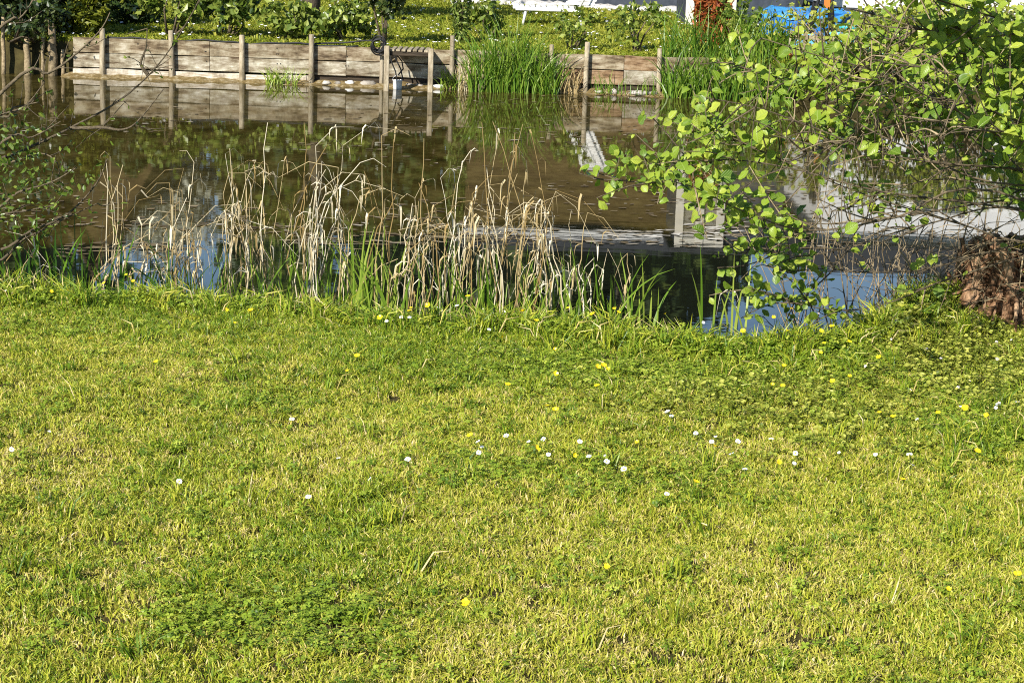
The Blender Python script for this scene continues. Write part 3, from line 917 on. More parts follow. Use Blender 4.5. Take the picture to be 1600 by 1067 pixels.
for k in range(len(prof) - 1):
    for j in range(16):
        fs.append((k * 16 + j, k * 16 + (j + 1) % 16, (k + 1) * 16 + (j + 1) % 16, (k + 1) * 16 + j))
fs.append(tuple(range(15, -1, -1)))
mb.add(vs, fs); mb.build('bucket_body', MAT['white_plastic'], bucket, True)
mb = MB(); mb.tube([(bk[0] + .073 * math.cos(t), YW - .45, .13 + .07 * math.sin(t)) for t in np.linspace(0, math.pi, 12)], .004, 5)
mb.build('handle', MAT['grey_metal'], bucket, True)

# old posts and stakes left of the wall
for k, (px, pt, pb, d, lb) in enumerate([(5, 27, 118, .06, 'thin pale stake at the far left edge of the pond'), (42, 62, 120, .10, 'short rotten stub of a post left of the plank wall'),
                                         (82, 42, 122, .13, 'thick broken post with a split top left of the plank wall'), (66, 58, 120, .05, 'thin dry stake beside the thick broken post'),
                                         (97, 78, 124, .055, 'short leaning stake next to the end of the plank wall')]):
    a, b = aty(px, pt, YW - .1), aty(px + 1, pb, YW - .1)
    mb = MB()
    pts, rd = [], []
    for t in np.linspace(0, 1, 6):
        pts.append(b * (1 - t) + a * t + np.array([r.normal(0, .008), r.normal(0, .008), -.12 * (t == 0)]))
        rd.append(d / 2 * (1.1 - .25 * t + r.normal(0, .05)))
    mb.tube(pts, rd, 7)
    if d > .09:
        mb.tube([pts[-1] + np.array([-.03, 0, -.02]), pts[-1] + np.array([-.05, 0, .1])], [.02, .004], 4)
        mb.tube([pts[-1] + np.array([.03, 0, -.02]), pts[-1] + np.array([.02, 0, .06])], [.024, .006], 4)
    o = mb.build('old_stake', MAT['twig_pale'], None, True, loc=b)
    tag(o, lb, 'stake', 'old stakes left of the wall')

# ------------------------------------------------------------------ far bank: reeds, tufts, shrubs
def blade(mb, base, h, lean, az, w, tone, droop=.3, mi=0, seg=5):
    d = Vector((math.cos(az), math.sin(az), 0))
    pts, ws = [], []
    for k in range(seg):
        t = k / (seg - 1)
        pts.append(Vector(base) + d * (lean * h * t ** 1.6) + Vector((0, 0, h * (t - droop * lean * t ** 3))))
        ws.append(w * (1 - t) ** .6 * (1 if k else .7))
    ws[-1] = 0
    a2 = random.gauss(0, .7)
    mb.ribbon(pts, ws, (math.cos(a2), math.sin(a2), 0), mi, tone)

def reed_bed(name, label, x0, x1, y0, y1, n, h0, h1, w, seed, tone=(.15, .95), lean=(.05, .45), mat='reed_green', z=None, group='green reed beds on the far shore', prof=None):
    r = np.random.default_rng(seed)
    t = thing(name, label, 'reeds', ((x0 + x1) / 2, (y0 + y1) / 2, 0), group)
    mb = MB()
    for k in range(n):
        u = r.random()
        x, y = x0 + (x1 - x0) * u, r.uniform(y0, y1)
        zz = z if z is not None else max(float(ground_z(x, y)), -.05)
        hh = r.uniform(h0, h1) * (prof(u) if prof else 1)
        blade(mb, (x, y, zz), hh, r.uniform(*lean), r.uniform(0, 6.28), w * r.uniform(.7, 1.3), float(r.uniform(*tone)))
    stuff(mb.build('blades', MAT[mat], t))
    return t
xa, xb = wx_(735), wx_(872)
reed_bed('reed_bed', 'tall green reed bed covering the middle of the plank wall', xa, xb, YW - .55, YW - .05, 620, .4, 1.2, .021, 301, (.3, 1), (.1, .8), prof=lambda u: .75 + .4 * math.sin(math.pi * min(1, u * 1.1)))
reed_bed('reed_bed', 'pale brown old reed stalks left of the tall green reeds', wx_(715), wx_(760), YW - .45, YW - .05, 110, .3, .6, .02, 302, tone=(.1, .8), mat='reed_dry')
reed_bed('reed_bed', 'wide green reed bed right of the planks under the rusty conifer', wx_(1038), wx_(1235), YW - .5, YW + .35, 900, .35, 1.0, .021, 303, (.3, 1), (.1, .8))
reed_bed('reed_bed', 'yellow green sedge tuft at the waterline below the left planks', wx_(420), wx_(468), YW - .45, YW - .2, 80, .12, .34, .016, 304, tone=(.4, 1), lean=(.3, 1.0), z=.0)
reed_bed('reed_bed', 'dry weedy tuft at the water right of the green reeds', wx_(872), wx_(905), YW - .4, YW - .08, 70, .2, .6, .016, 305, tone=(0, .7), mat='reed_dry')
reed_bed('reed_bed', 'small green tuft overhanging beside the jetty right post', wx_(690), wx_(722), YW - .4, YW - .1, 50, .25, .55, .018, 306, lean=(.3, .9))
reed_bed('reed_bed', 'sparse grass growing on the bank below the orange brown board', wx_(925), wx_(1040), YW - .42, YW - .12, 70, .1, .4, .014, 307, tone=(.5, 1), lean=(.2, .7), z=.02)

def shrub(name, label, px, py_base, Y_, rad, hgt, n, leaf, mat, cat='shrub', seed=1, stems=5, group='garden shrubs', low=.1, tone=(0, 1), clumps=16, shell=.5, elong=1.6, twig='twig'):
    b = aty(px, py_base, Y_)
    x = float(b[0]); z = float(ground_z(x, Y_))
    t = thing(name, label, cat, (x, Y_, z), group)
    r = np.random.default_rng(seed)
    c = (x, Y_, z + low * hgt + (hgt * (1 - low)) / 2)
    P = blob_points(c, (rad, rad, hgt * (1 - low) / 2), n, seed, clumps, shell)
    if cat == 'conifer':
        tt = r.random(n)
        prof = np.interp(tt, [0, .12, .5, .8, 1], [.55, .85, 1, .7, .1]) * (1 + .35 * (vnoise(tt * 9, np.arange(n) % 7, 1, seed) - .5))
        aa = r.uniform(0, 6.28, n); rr_ = rad * prof * np.sqrt(r.uniform(.15, 1, n))
        P = np.stack([x + rr_ * np.cos(aa), Y_ + rr_ * np.sin(aa), z + .03 + tt * hgt], 1)
    P = P[P[:, 2] > z + .02]
    mb = MB(); leaf_cloud(mb, P, leaf, tone, elong=elong, seed=seed)
    stuff(mb.build('foliage', MAT[mat], t))
    for k in range(stems):
        e = P[r.integers(0, len(P))]
        s0 = np.array([x + r.normal(0, rad * .12), Y_ + r.normal(0, rad * .12), z - .02])
        md = (s0 + e) / 2 + r.normal(0, rad * .1, 3)
        mb = MB(); mb.tube([s0, md, e], [.016 + .008 * hgt, .011 + .003 * hgt, .004], 5)
        mb.build('stem', MAT[twig], t, True)
    return t
shrub('laurel_shrub', 'dark glossy shrub filling the top left corner', 20, 70, YW + 1.0, 1.0, 1.6, 2600, .085, 'dark_leaf', seed=401, clumps=30)
shrub('laurel_shrub', 'dark evergreen shrub behind the broken stakes', 82, 70, YW + .8, .62, 1.35, 1500, .075, 'dark_leaf', seed=402, clumps=24)
shrub('bramble_shrub', 'low brown leaved bramble overhanging the water at far left', 35, 100, YW + .05, .75, .7, 800, .06, 'dark_leaf', seed=403, clumps=20, stems=14, low=0.0)
shrub('golden_conifer', 'yellow green conifer behind the left end of the plank wall', 140, 60, YW + .75, .30, 1.08, 2000, .055, 'lime_leaf', 'conifer', 404, clumps=30, elong=2.4)
shrub('dark_conifer', 'nearly black conifer right of the yellow green conifer', 205, 55, YW + 3.2, .55, 1.25, 2200, .06, 'tree_leaf', 'conifer', 405, clumps=30, elong=2.2)
shrub('rose_bush', 'leafy green bush above the second plank joint', 268, 62, YW + 1.3, 0.47, 0.94, 714, .075, 'mid_leaf', seed=406, clumps=14)
shrub('rose_bush', 'broad bright leaved bush right of the second wall post', 355, 66, YW + 1.5, 0.56, 0.98, 1190, .08, 'mid_leaf', seed=407, clumps=16)
shrub('rose_bush', 'round low bush above the middle of the left planks', 455, 66, YW + 1.3, 0.50, 0.64, 782, .075, 'mid_leaf', seed=408, clumps=14, tone=(.2, 1))
shrub('rose_bush', 'loose low bush left of the coiled hose', 535, 70, YW + 1.2, 0.47, 0.64, 714, .075, 'mid_leaf', seed=409, clumps=14, tone=(.2, 1))
shrub('rose_bush', 'tall upright dark bush standing behind the coiled hose', 598, 66, YW + 1.0, 0.34, 1.56, 1054, .065, 'dark_leaf', seed=410, clumps=18, tone=(.3, 1), low=.25)
shrub('thuja_column', 'slim pale green columnar conifer above the jetty', 719, 62, YW + 1.9, .17, 2.4, 1500, .035, 'thuja', 'conifer', 411, clumps=40, elong=3.0, low=.0, shell=.2, stems=3)
shrub('rose_bush', 'small leafy bush between slim conifer and white lounger', 765, 45, YW + 3.2, 0.39, 0.69, 408, .07, 'mid_leaf', seed=412, clumps=10)
shrub('rose_bush', 'thin small bush on the bank left of the bleached post', 892, 84, YW + .9, 0.34, 0.78, 289, .06, 'mid_leaf', seed=413, clumps=10, tone=(.3, 1))
shrub('rose_bush', 'thin spreading bush on the bank right of the bleached post', 995, 92, YW + 1.0, 0.47, 0.83, 357, .06, 'mid_leaf', seed=414, clumps=10, tone=(.3, 1))
shrub('dead_conifer', 'rusty brown dead conifer beside the cream shutters', 1112, 62, YW + 3.0, .31, 1.4, 2600, .045, 'rust_leaf', 'conifer', 415, clumps=40, elong=3.0, low=.06, shell=.2, stems=4, twig='twig')
shrub('garden_shrub', 'loose green shrub right of the rusty dead conifer', 1160, 60, YW + 2.6, .32, .9, 260, .07, 'mid_leaf', seed=416, clumps=10)
shrub('bramble_thicket', 'tangle of dry brown brambles on the right shore behind alder leaves', 1330, 150, YW + .1, 1.3, 1.0, 1800, .055, 'groundivy', seed=417, clumps=26, stems=60, low=0.0, twig='twig_pale')
shrub('bramble_thicket', 'brown thicket on the right shore beneath the white house', 1500, 160, YW + .1, 1.3, 1.1, 1800, .06, 'groundivy', seed=418, clumps=26, stems=50, low=0.0, twig='twig_pale')
shrub('bramble_thicket', 'green and brown thicket at the right edge of the far shore', 1680, 165, YW + .1, 1.3, 1.2, 1600, .07, 'mid_leaf', seed=419, clumps=22, stems=30, low=0.0, twig='twig_pale')

# ------------------------------------------------------------------ garden things
def part_box(parent, name, c, size, mat, bev=0.0, rot=None):
    mb = MB(); mb.box((0, 0, 0), size, rot, 0, bev)
    o = mb.build(name, MAT[mat], parent)
    o.location = c
    return o

YL = 35.0
lz = float(ground_z(1, YL))
lx0, lx1 = float(aty(812, 10, YL)[0]), float(aty(905, 10, YL)[0])
lg = thing('sun_lounger', 'white slatted sun lounger standing on the far garden lawn', 'lounger', ((lx0 + lx1) / 2, YL, lz))
for dy in (-.28, .28):
    part_box(lg, 'side_rail', ((lx0 + lx1) / 2 - .02, YL + dy, lz + .31), (lx1 - lx0 + .1, .05, .07), 'white_plastic', .01)
for k in range(11):
    part_box(lg, 'slat', (lx0 + .04 + k * (lx1 - lx0 - .08) / 10, YL, lz + .355), (.075, .6, .025), 'white_plastic', .006)
part_box(lg, 'head_roll', (lx0 - .06, YL, lz + .34), (.12, .5, .10), 'white_plastic', .03)
for k in range(13):
    part_box(lg, 'back_slat', (lx1 + .02 + .032 * k, YL, lz + .42 + .068 * k), (.025, .62, .062), 'white_plastic', .005, Matrix.Rotation(.95, 3, 'Z') @ Matrix.Rotation(.44, 3, 'Y'))
for dy in (-.30, .30):
    mb = MB(); mb.tube([(lx1 + .0, YL + dy, lz + .36), (lx1 + .46, YL + dy, lz + 1.30)], .022, 6); mb.build('back_rail', MAT['white_plastic'], lg, True)
for dx, sl in ((.12, -.06), (lx1 - lx0 - .02, .08)):
    for dy in (-.25, .25):
        mb = MB(); mb.tube([(lx0 + dx, YL + dy, lz + .32), (lx0 + dx + sl, YL + dy, lz - .02)], [.03, .024], 6)
        mb.build('leg', MAT['white_plastic'], lg, True)

# brown timber house across the back
YB = 41.0
bx0, bx1 = float(aty(735, 5, YB)[0]), float(aty(1066, 5, YB)[0])
bz = float(ground_z(0, YB)) - .05
hb = thing('timber_house', 'long brown timber garden house with a white eaves board', 'house', ((bx0 + bx1) / 2, YB, bz))
TOPB = 4.0
part_box(hb, 'plinth', ((bx0 + bx1) / 2, YB + 2.0, bz + .22), (bx1 - bx0 + .06, 4.06, .56), 'plinth')
nb_ = 15
for k in range(nb_):
    hh = (TOPB - bz - .5) / nb_
    part_box(hb, 'cladding_board', ((bx0 + bx1) / 2, YB + .03, bz + .5 + hh * (k + .5)), (bx1 - bx0, .05, hh - .012), 'brown_wall', .01)
part_box(hb, 'wall', ((bx0 + bx1) / 2, YB + 2.03, (TOPB + bz + .5) / 2), (bx1 - bx0 - .02, 3.9, TOPB - bz - .5), 'brown_wall')
part_box(hb, 'eaves_board', ((bx0 + bx1) / 2, YB - .18, TOPB + .02), (bx1 - bx0 + .3, .05, .13), 'white_plastic', .01)
mb = MB()
mb.add([(bx0 - .2, YB - .15, TOPB + .06), (bx1 + .2, YB - .15, TOPB + .06), (bx1 + .2, YB + 2.1, TOPB + .75), (bx0 - .2, YB + 2.1, TOPB + .75), (bx1 + .2, YB + 4.3, TOPB + .06), (bx0 - .2, YB + 4.3, TOPB + .06)],
       [(0, 1, 2, 3), (3, 2, 4, 5), (0, 3, 5), (1, 4, 2), (0, 5, 4, 1)])
mb.build('roof', MAT['roof'], hb)
mb = MB()
X_ = np.linspace(bx0 - .4, bx1, 60)
vs, fs = [], []
for x in X_:
    for y in (YB - .75, YB - .6, YB - .25, YB - .1):
        vs.append((x, y, float(ground_z(x, y)) + (.09 if YB - .7 < y < YB - .15 else .0) + .05 * r.random()))
for i in range(len(X_) - 1):
    for j in range(3):
        a = i * 4 + j
        fs.append((a, a + 4, a + 5, a + 1))
mb.add(vs, fs); tag(mb.build('pebble_strip', MAT['pebble']), kind='structure')

# shed with cream louvred shutters
YS = 36.0
sx0, sx1 = float(aty(1072, 20, YS)[0]), float(aty(1150, 20, YS)[0])
sz_ = float(ground_z(sx0, YS)) - .03
sh = thing('garden_shed', 'dark garden shed with tall cream louvred shutters', 'shed', ((sx0 + sx1) / 2, YS, sz_))
SH = 3.45
part_box(sh, 'wall', ((sx0 + sx1) / 2 + .55, YS + 1.2, (SH + sz_) / 2), (sx1 - sx0 + 1.1, 2.2, SH - sz_), 'plinth')
part_box(sh, 'roof', ((sx0 + sx1) / 2 + .55, YS + 1.2, SH + .05), (sx1 - sx0 + 1.3, 2.5, .09), 'roof', .01)
wS = sx1 - sx0
for k, fx_ in enumerate((.08, .5, .92)):
    part_box(sh, 'stile', (sx0 + wS * fx_, YS + .04, (SH + sz_) / 2), (wS * .17, .08, SH - sz_ - .02), 'cream', .008)
for z in (sz_ + .08, (SH + sz_) / 2 + .4, SH - .1):
    part_box(sh, 'rail', (sx0 + wS / 2, YS + .055, z), (wS - .03, .06, .14), 'cream', .008)
zz = sz_ + .2
while zz < SH - .2:
    for fx_ in (.29, .71):
        part_box(sh, 'louvre', (sx0 + wS * fx_, YS + .06, zz), (wS * .24, .012, .10), 'cream', 0, Matrix.Rotation(.7, 3, 'X'))
    zz += .12

# white house at the right
YH = 38.0
hx0, hx1 = float(aty(1300, 10, YH)[0]), float(aty(2000, 10, YH)[0])
hz = float(ground_z(hx0, YH)) - .05
wh = thing('white_house', 'white rendered house with slate dark plinth behind alder leaves', 'house', ((hx0 + hx1) / 2, YH, hz))
pz = 1.05
part_box(wh, 'plinth', ((hx0 + hx1) / 2, YH + 3.0, (hz + pz) / 2), (hx1 - hx0 + .06, 6.06, pz - hz), 'plinth')
part_box(wh, 'wall', ((hx0 + hx1) / 2, YH + 3.0, (pz + 3.6) / 2), (hx1 - hx0, 6.0, 3.6 - pz), 'white_wall')
mb = MB()
mb.add([(hx0 - .3, YH - .3, 3.6), (hx1 + .3, YH - .3, 3.6), (hx1 + .3, YH + 3, 4.7), (hx0 - .3, YH + 3, 4.7), (hx1 + .3, YH + 6.3, 3.6), (hx0 - .3, YH + 6.3, 3.6)],
       [(0, 1, 2, 3), (3, 2, 4, 5), (0, 3, 5), (1, 4, 2), (0, 5, 4, 1)])
mb.build('roof', MAT['roof'], wh)
for k, x in enumerate((hx0 + 2.4, hx0 + 5.2)):
    w = part_box(wh, 'window', (x, YH - .01, 2.35), (1.2, .07, 1.3), 'white_plastic', .01)
    for dx in (-.29, .29):
        part_box(w, 'pane', (dx, -.028, 0), (.5, .03, 1.14), 'glass').matrix_parent_inverse = Matrix()
part_box(wh, 'door_panel', (hx0 + 3.9, YH - .02, 1.75), (.95, .06, 2.1), 'white_plastic', .01)

# paddling pool under a blue tarpaulin
YP = 34.6
pc = aty(1262, 40, YP)
pzb = float(ground_z(pc[0], YP))
pool = thing('paddling_pool', 'round blue pool under a wrinkled bright blue cover', 'pool', (pc[0], YP, pzb))
PR, PH = .84, .46
mb = MB(); vs, fs = [], []
for k, (rr_, z) in enumerate(((PR, -.02), (PR * 1.015, PH * .5), (PR, PH))):
    for j in range(40):
        a = 2 * math.pi * j / 40
        rw = rr_ * (1 + .008 * (j % 2))
        vs.append((pc[0] + rw * math.cos(a), YP + rw * math.sin(a), pzb + z))
for k in range(2):
    for j in range(40):
        fs.append((k * 40 + j, k * 40 + (j + 1) % 40, (k + 1) * 40 + (j + 1) % 40, (k + 1) * 40 + j))
mb.add(vs, fs); mb.build('pool_wall', MAT['pool_blue'], pool, True)
mb = MB(); vs, fs = [], []
R_ = [0, .3, .6, .85, 1.0, 1.04, 1.05]
for k, q in enumerate(R_):
    for j in range(48):
        a = 2 * math.pi * j / 48
        z = PH + .02 + .05 * math.sin(3 * a + 5 * q) * q * (q < 1) + .03 * math.sin(9 * a + 3 * q) - (.0 if q < 1 else (.05 if q < 1.045 else .13 + .04 * math.sin(11 * a)))
        vs.append((pc[0] + PR * q * math.cos(a), YP + PR * q * math.sin(a), pzb + z))
for k in range(len(R_) - 1):
    for j in range(48):
        fs.append((k * 48 + j, k * 48 + (j + 1) % 48, (k + 1) * 48 + (j + 1) % 48, (k + 1) * 48 + j))
mb.add(vs, fs); mb.build('cover', MAT['tarp_blue'], pool, True)

# stepladder
YT = 32.6
def W3(px, py, Y_):
    return Vector([float(t) for t in aty(px, py, Y_)])
g = float(ground_z(5, YT))
ld = thing('step_ladder', 'dark stepladder with orange label standing before the blue pool', 'ladder', (W3(1288, 50, YT).x, YT, g))
apex = W3(1297, -70, YT)
for dy in (0, .32):
    f0 = W3(1262, 40, YT); f0.z = g - .02
    b0 = W3(1304, 55, YT); b0.z = g - .02
    for f_, nm in ((f0, 'front_rail'), (b0, 'back_rail')):
        mb = MB(); mb.tube([apex + Vector((0, dy, 0)), f_ + Vector((0, dy, 0))], [.03, .035], 6); mb.build(nm, MAT['black_metal'], ld, True)
for k in range(1, 6):
    t = k / 6
    q = apex.lerp(f0, t)
    part_box(ld, 'step', (q.x, YT + .16, q.z), (.10, .34, .03), 'grey_metal', .004)
q = W3(1292, 6, YT - .02)
part_box(ld, 'label_plate', (q.x, YT - .04, q.z), (.10, .015, .16), 'orange')

# crates, tub, pots, frame
for k, (px, py, Y_, sz, lb) in enumerate([(1256, 62, 30.8, (.30, .25, .17), 'pale blue crate left of the bleached pallet slats'),
                                          (1303, 62, 30.9, (.24, .25, .22), 'square pale blue crate right of the stepladder'),
                                          (1302, 84, 29.8, (.20, .22, .17), 'pale blue crate lowest, by the white cane'),
                                          (1372, 83, 29.6, (.22, .22, .15), 'pale blue crate showing through alder leaves')]):
    q = aty(px, py, Y_)
    zb = float(ground_z(q[0], Y_))
    cr_ = thing('plastic_crate', lb, 'crate', (q[0], Y_, zb), 'pale blue crates on the bank')
    zc = max(float(q[2]), zb + sz[2] / 2)
    part_box(cr_, 'side', (q[0], Y_ - sz[1] / 2, zc), (sz[0], .02, sz[2]), 'sky_blue', .004)
    part_box(cr_, 'side', (q[0], Y_ + sz[1] / 2, zc), (sz[0], .02, sz[2]), 'sky_blue', .004)
    part_box(cr_, 'end', (q[0] - sz[0] / 2, Y_, zc), (.02, sz[1] - .03, sz[2]), 'sky_blue', .004)
    part_box(cr_, 'end', (q[0] + sz[0] / 2, Y_, zc), (.02, sz[1] - .03, sz[2]), 'sky_blue', .004)
    part_box(cr_, 'base', (q[0], Y_, zc - sz[2] / 2 + .01), (sz[0] - .03, sz[1] - .03, .02), 'sky_blue')
YQ = 30.4
plz = float(ground_z(4.5, YQ))
pxa, pxb = float(aty(1235, 70, YQ)[0]), float(aty(1325, 70, YQ)[0])
pal = thing('wooden_pallet', 'grey wooden pallet set upright on the right bank', 'pallet', ((pxa + pxb) / 2, YQ, plz))
for k in range(5):
    part_box(pal, 'slat', (pxa + (pxb - pxa) * k / 4, YQ - .03, plz + .19), (.075, .02, .42), 'post', .003)
for z in (.1, .30):
    part_box(pal, 'rail', ((pxa + pxb) / 2, YQ + .01, plz + z), (pxb - pxa, .04, .07), 'post', .004)
def pot(name, px, py, Y_, rad, h_, mat, label, cat, group=None):
    q = aty(px, py, Y_)
    zb = float(ground_z(q[0], Y_))
    z0 = max(zb, float(q[2]) - h_ / 2)
    z0 = zb
    mb = MB(); vs, fs = [], []
    pr = [(rad * .72, -.01), (rad * .95, h_ * .8), (rad * 1.08, h_ * .8), (rad * 1.08, h_), (rad * .93, h_), (rad * .85, h_ * .7)]
    for rr_, z in pr:
        for j in range(14):
            a = 2 * math.pi * j / 14
            vs.append((rr_ * math.cos(a), rr_ * math.sin(a), z))
    for k in range(len(pr) - 1):
        for j in range(14):
            fs.append((k * 14 + j, k * 14 + (j + 1) % 14, (k + 1) * 14 + (j + 1) % 14, (k + 1) * 14 + j))
    fs.append(tuple(len(vs) - 14 + j for j in range(14)))
    mb.add(vs, fs)
    o = mb.build(name, MAT[mat], None, True)
    o.location = (float(q[0]), Y_, z0)
    return tag(o, label, cat, group)
pot('plastic_tub', 1325, 55, 31.6, .2, .42, 'turquoise', 'turquoise tub right of the stepladder', 'tub')
pot('flower_pot', 1266, 76, 29.2, .08, .24, 'terracotta', 'taller terracotta pot below the blue crates', 'pot', 'terracotta pots')
pot('flower_pot', 1230, 90, 28.7, .075, .14, 'terracotta', 'small terracotta pot among the reeds at right', 'pot', 'terracotta pots')
fr = thing('clothes_airer', 'thin white metal frame before the dark plinth of the house', 'airer', (W3(1352, 45, 35).x, 35, float(ground_z(6, 35))))
for px in (1346, 1359):
    a_, b_ = W3(px, 52, 35), W3(px, -8, 35)
    a_.z = float(ground_z(a_.x, 35)) - .02
    mb = MB(); mb.tube([a_, b_], .014, 6); mb.build('upright', MAT['white_plastic'], fr, True)
mb = MB(); mb.tube([W3(1342, -8, 35), W3(1363, -8, 35)], .014, 6); mb.build('crossbar', MAT['white_plastic'], fr, True)
cane = thing('garden_cane', 'thin white cane standing by the lowest blue crate', 'cane', (W3(1309, 90, 29.5).x, 29.5, .5))
mb = MB(); mb.tube([W3(1309, 92, 29.5), W3(1309, 52, 29.5)], .008, 5); mb.build('rod', MAT['white_plastic'], cane, True)

# black railing at the back left
YF = 42.0
fx0, fx1 = float(aty(430, 5, YF)[0]), float(aty(610, 5, YF)[0])
fz = float(ground_z(-4, YF))
rl = thing('black_railing', 'black metal railing at the back of the garden', 'railing', ((fx0 + fx1) / 2, YF, fz))
for k in range(12):
    x = fx0 + (fx1 - fx0) * k / 11
    mb = MB(); mb.tube([(x, YF, fz - .03), (x, YF, fz + 1.1)], .022, 6); mb.build('bar', MAT['black_metal'], rl, True)
for z in (.15, 1.0):
    mb = MB(); mb.tube([(fx0, YF, fz + z), (fx1, YF, fz + z)], .02, 6); mb.build('rail', MAT['black_metal'], rl, True)

hx = (float(aty(385, 5, 44)[0]), float(aty(745, 5, 44)[0]))
hd = thing('added_hedge', 'added tall dark hedge covering the mirrored sky at the back left', 'hedge', (sum(hx) / 2, 44, .7))  # hedge added to cover sky mirrored at the left of the pond
P = np.stack([r.uniform(hx[0], hx[1], 3200), 44 + r.normal(0, .45, 3200), .7 + 3.9 * r.random(3200) ** .9], 1)
P[:, 2] *= 1 + .12 * (vnoise(P[:, 0], P[:, 0] * 0, .8, 91) - .5)
mb = MB(); leaf_cloud(mb, P, .24, seed=91); stuff(mb.build('foliage', MAT['tree_leaf'], hd))
for k in range(14):
    x = hx[0] + (hx[1] - hx[0]) * (k + .5) / 14
    mb = MB(); mb.tube([(x, 44, .55), (x + r.normal(0, .1), 44, 1.8), (x, 44, 3.2)], [.07, .05, .02], 6); mb.build('stem', MAT['bark'], hd, True)

# ------------------------------------------------------------------ trees (crowns above the frame, seen in the water)
def tree(name, label, x, y, hgt, rad, mat, seed, n=2600, leaf=.26, crown_low=.25, trunk_r=.18, group='trees behind the garden', lean=(0, 0)):
    z = float(ground_z(x, y))
    t = thing(name, label, 'tree', (x, y, z), group)
    r = np.random.default_rng(seed)
    top = Vector((x + lean[0], y + lean[1], z + hgt * .8))
    b = Vector((x, y, z - .1))
    mb = MB()
    pts = [b.lerp(top, k / 6) + Vector((r.normal(0, .06), r.normal(0, .06), 0)) * (k > 0) for k in range(7)]
    mb.tube(pts, [trunk_r * (1.25 - k / 6) for k in range(7)], 9)
    mb.build('trunk', MAT['bark'], t, True)
    c = Vector((x + lean[0] * .7, y + lean[1] * .7, z + hgt * (crown_low + (1 - crown_low) / 2)))
    P = blob_points(c, (rad, rad, hgt * (1 - crown_low) / 2), n, seed, 34, .35)
    mb = MB(); leaf_cloud(mb, P, leaf, (0, 1), seed=seed)
    stuff(mb.build('crown', MAT[mat], t))
    for k in range(7):
        e = Vector(P[r.integers(0, len(P))])
        s0 = pts[2 + k % 4]
        mb = MB(); mb.tube([s0, s0.lerp(e, .5) + Vector((0, 0, .15)), e], [trunk_r * .45, trunk_r * .25, .01], 6)
        mb.build('branch', MAT['bark'], t, True)
    return t
q = aty(484, 15, 34.0)
tree('apple_tree', 'dark trunked fruit tree standing on the far garden lawn', float(q[0]), 34.0, 4.6, 1.5, 'mid_leaf', 501, 1500, .11, .42, .15, 'garden trees', (.25, .2))
MAT['sky_tint_leaf'] = mat_leaf('sky_tint_leaf', [(0.0, (0.36, 0.38, 0.29)), (0.5, (0.48, 0.50, 0.40)), (1.0, (0.56, 0.58, 0.48))], transl=0.2, rand=0.1)  # pale tone stands for the muted sky mirrored in the pond
YN = 43.0
def wn_(px, py, z=None):
    return float(aty(px, py, YN)[0])
ne, nr = wn_(254, -240), wn_(140, -240)
nzb = .6
barn = thing('brown_barn', 'brown barn with a steep roof mirrored at the left of the pond', 'barn', (nr, YN, nzb))
ez, rz = 2.6, 5.5
nl = nr - (ne - nr)
mb = MB()
mb.add([(nl, YN, nzb), (ne, YN, nzb), (ne, YN, ez), (nr, YN, rz), (nl, YN, ez), (nl, YN + 1.6, nzb), (ne, YN + 1.6, nzb), (ne, YN + 1.6, ez), (nr, YN + 1.6, rz), (nl, YN + 1.6, ez)],
       [(0, 1, 2, 3, 4), (9, 8, 7, 6, 5), (1, 6, 7, 2), (0, 4, 9, 5)])
mb.build('wall', MAT['brown_wall'], barn)
for sg, xe in ((1, ne), (-1, nl)):
    mb = MB()
    xo, zo = xe + sg * .3, ez - .3 * (rz - ez) / (ne - nr)
    mb.add([(nr, YN - .3, rz + .02), (xo, YN - .3, zo + .02), (xo, YN + 1.9, zo + .02), (nr, YN + 1.9, rz + .02), (nr, YN - .3, rz + .16), (xo, YN - .3, zo + .16), (xo, YN + 1.9, zo + .16), (nr, YN + 1.9, rz + .16)],
           [(0, 1, 2, 3), (7, 6, 5, 4), (0, 4, 5, 1), (1, 5, 6, 2), (2, 6, 7, 3)])
    mb.build('roof', MAT['brown_wall'], barn)
for k in range(7):
    x = nl + (ne - nl) * (k + .5) / 7
    part_box(barn, 'wall_batten', (x, YN - .02, nzb + 1.3), (.09, .03, 2.5), 'dark_wood_shade', .004)
tree('sky_tint_tree', 'added pale grey green tree tinting the mirrored sky right of the brown barn', -8.5, 46.5, 5.2, 1.35, 'sky_tint_leaf', 505, 9000, .12, .12, .14, 'trees behind the garden')  # tree added so that the mirrored sky turns grey green
TR = [(-16.5, 47, 10, 3.2), (-12.6, 49, 11, 2.2), (-6.3, 50, 8.8, 1.5), (-3.0, 48, 9.5, 1.5), (-.6, 50, 9.4, 2.0), (2.0, 49, 10, 2.4), (4.4, 50, 7.6, 1.7), (14.5, 56, 9.5, 3.0), (19, 52, 11, 3.4)]
LB = ['broad dark tree at the far left behind the garden', 'tallest dark tree left of the yellow conifer', 'narrow dark tree mirrored left of the dry reeds', 'dark tree mirrored behind the left dry reeds',
      'dark tree mirrored behind the middle reeds', 'dark tree mirrored right of the middle reeds', 'small dark tree mirrored beside the cream shutters', 'tree behind the white house', 'tree at the far right behind the white house']
for k, (x, y, h_, ra) in enumerate(TR):
    tree('dark_tree', LB[k], x, y, h_, ra, 'tree_leaf', 510 + k, 3000, .34, .10, .2)

# ------------------------------------------------------------------ near bank: reeds in clumps
def px_per_m(Y_):
    return F / (Y_ * math.cos(PITCH) + .4)

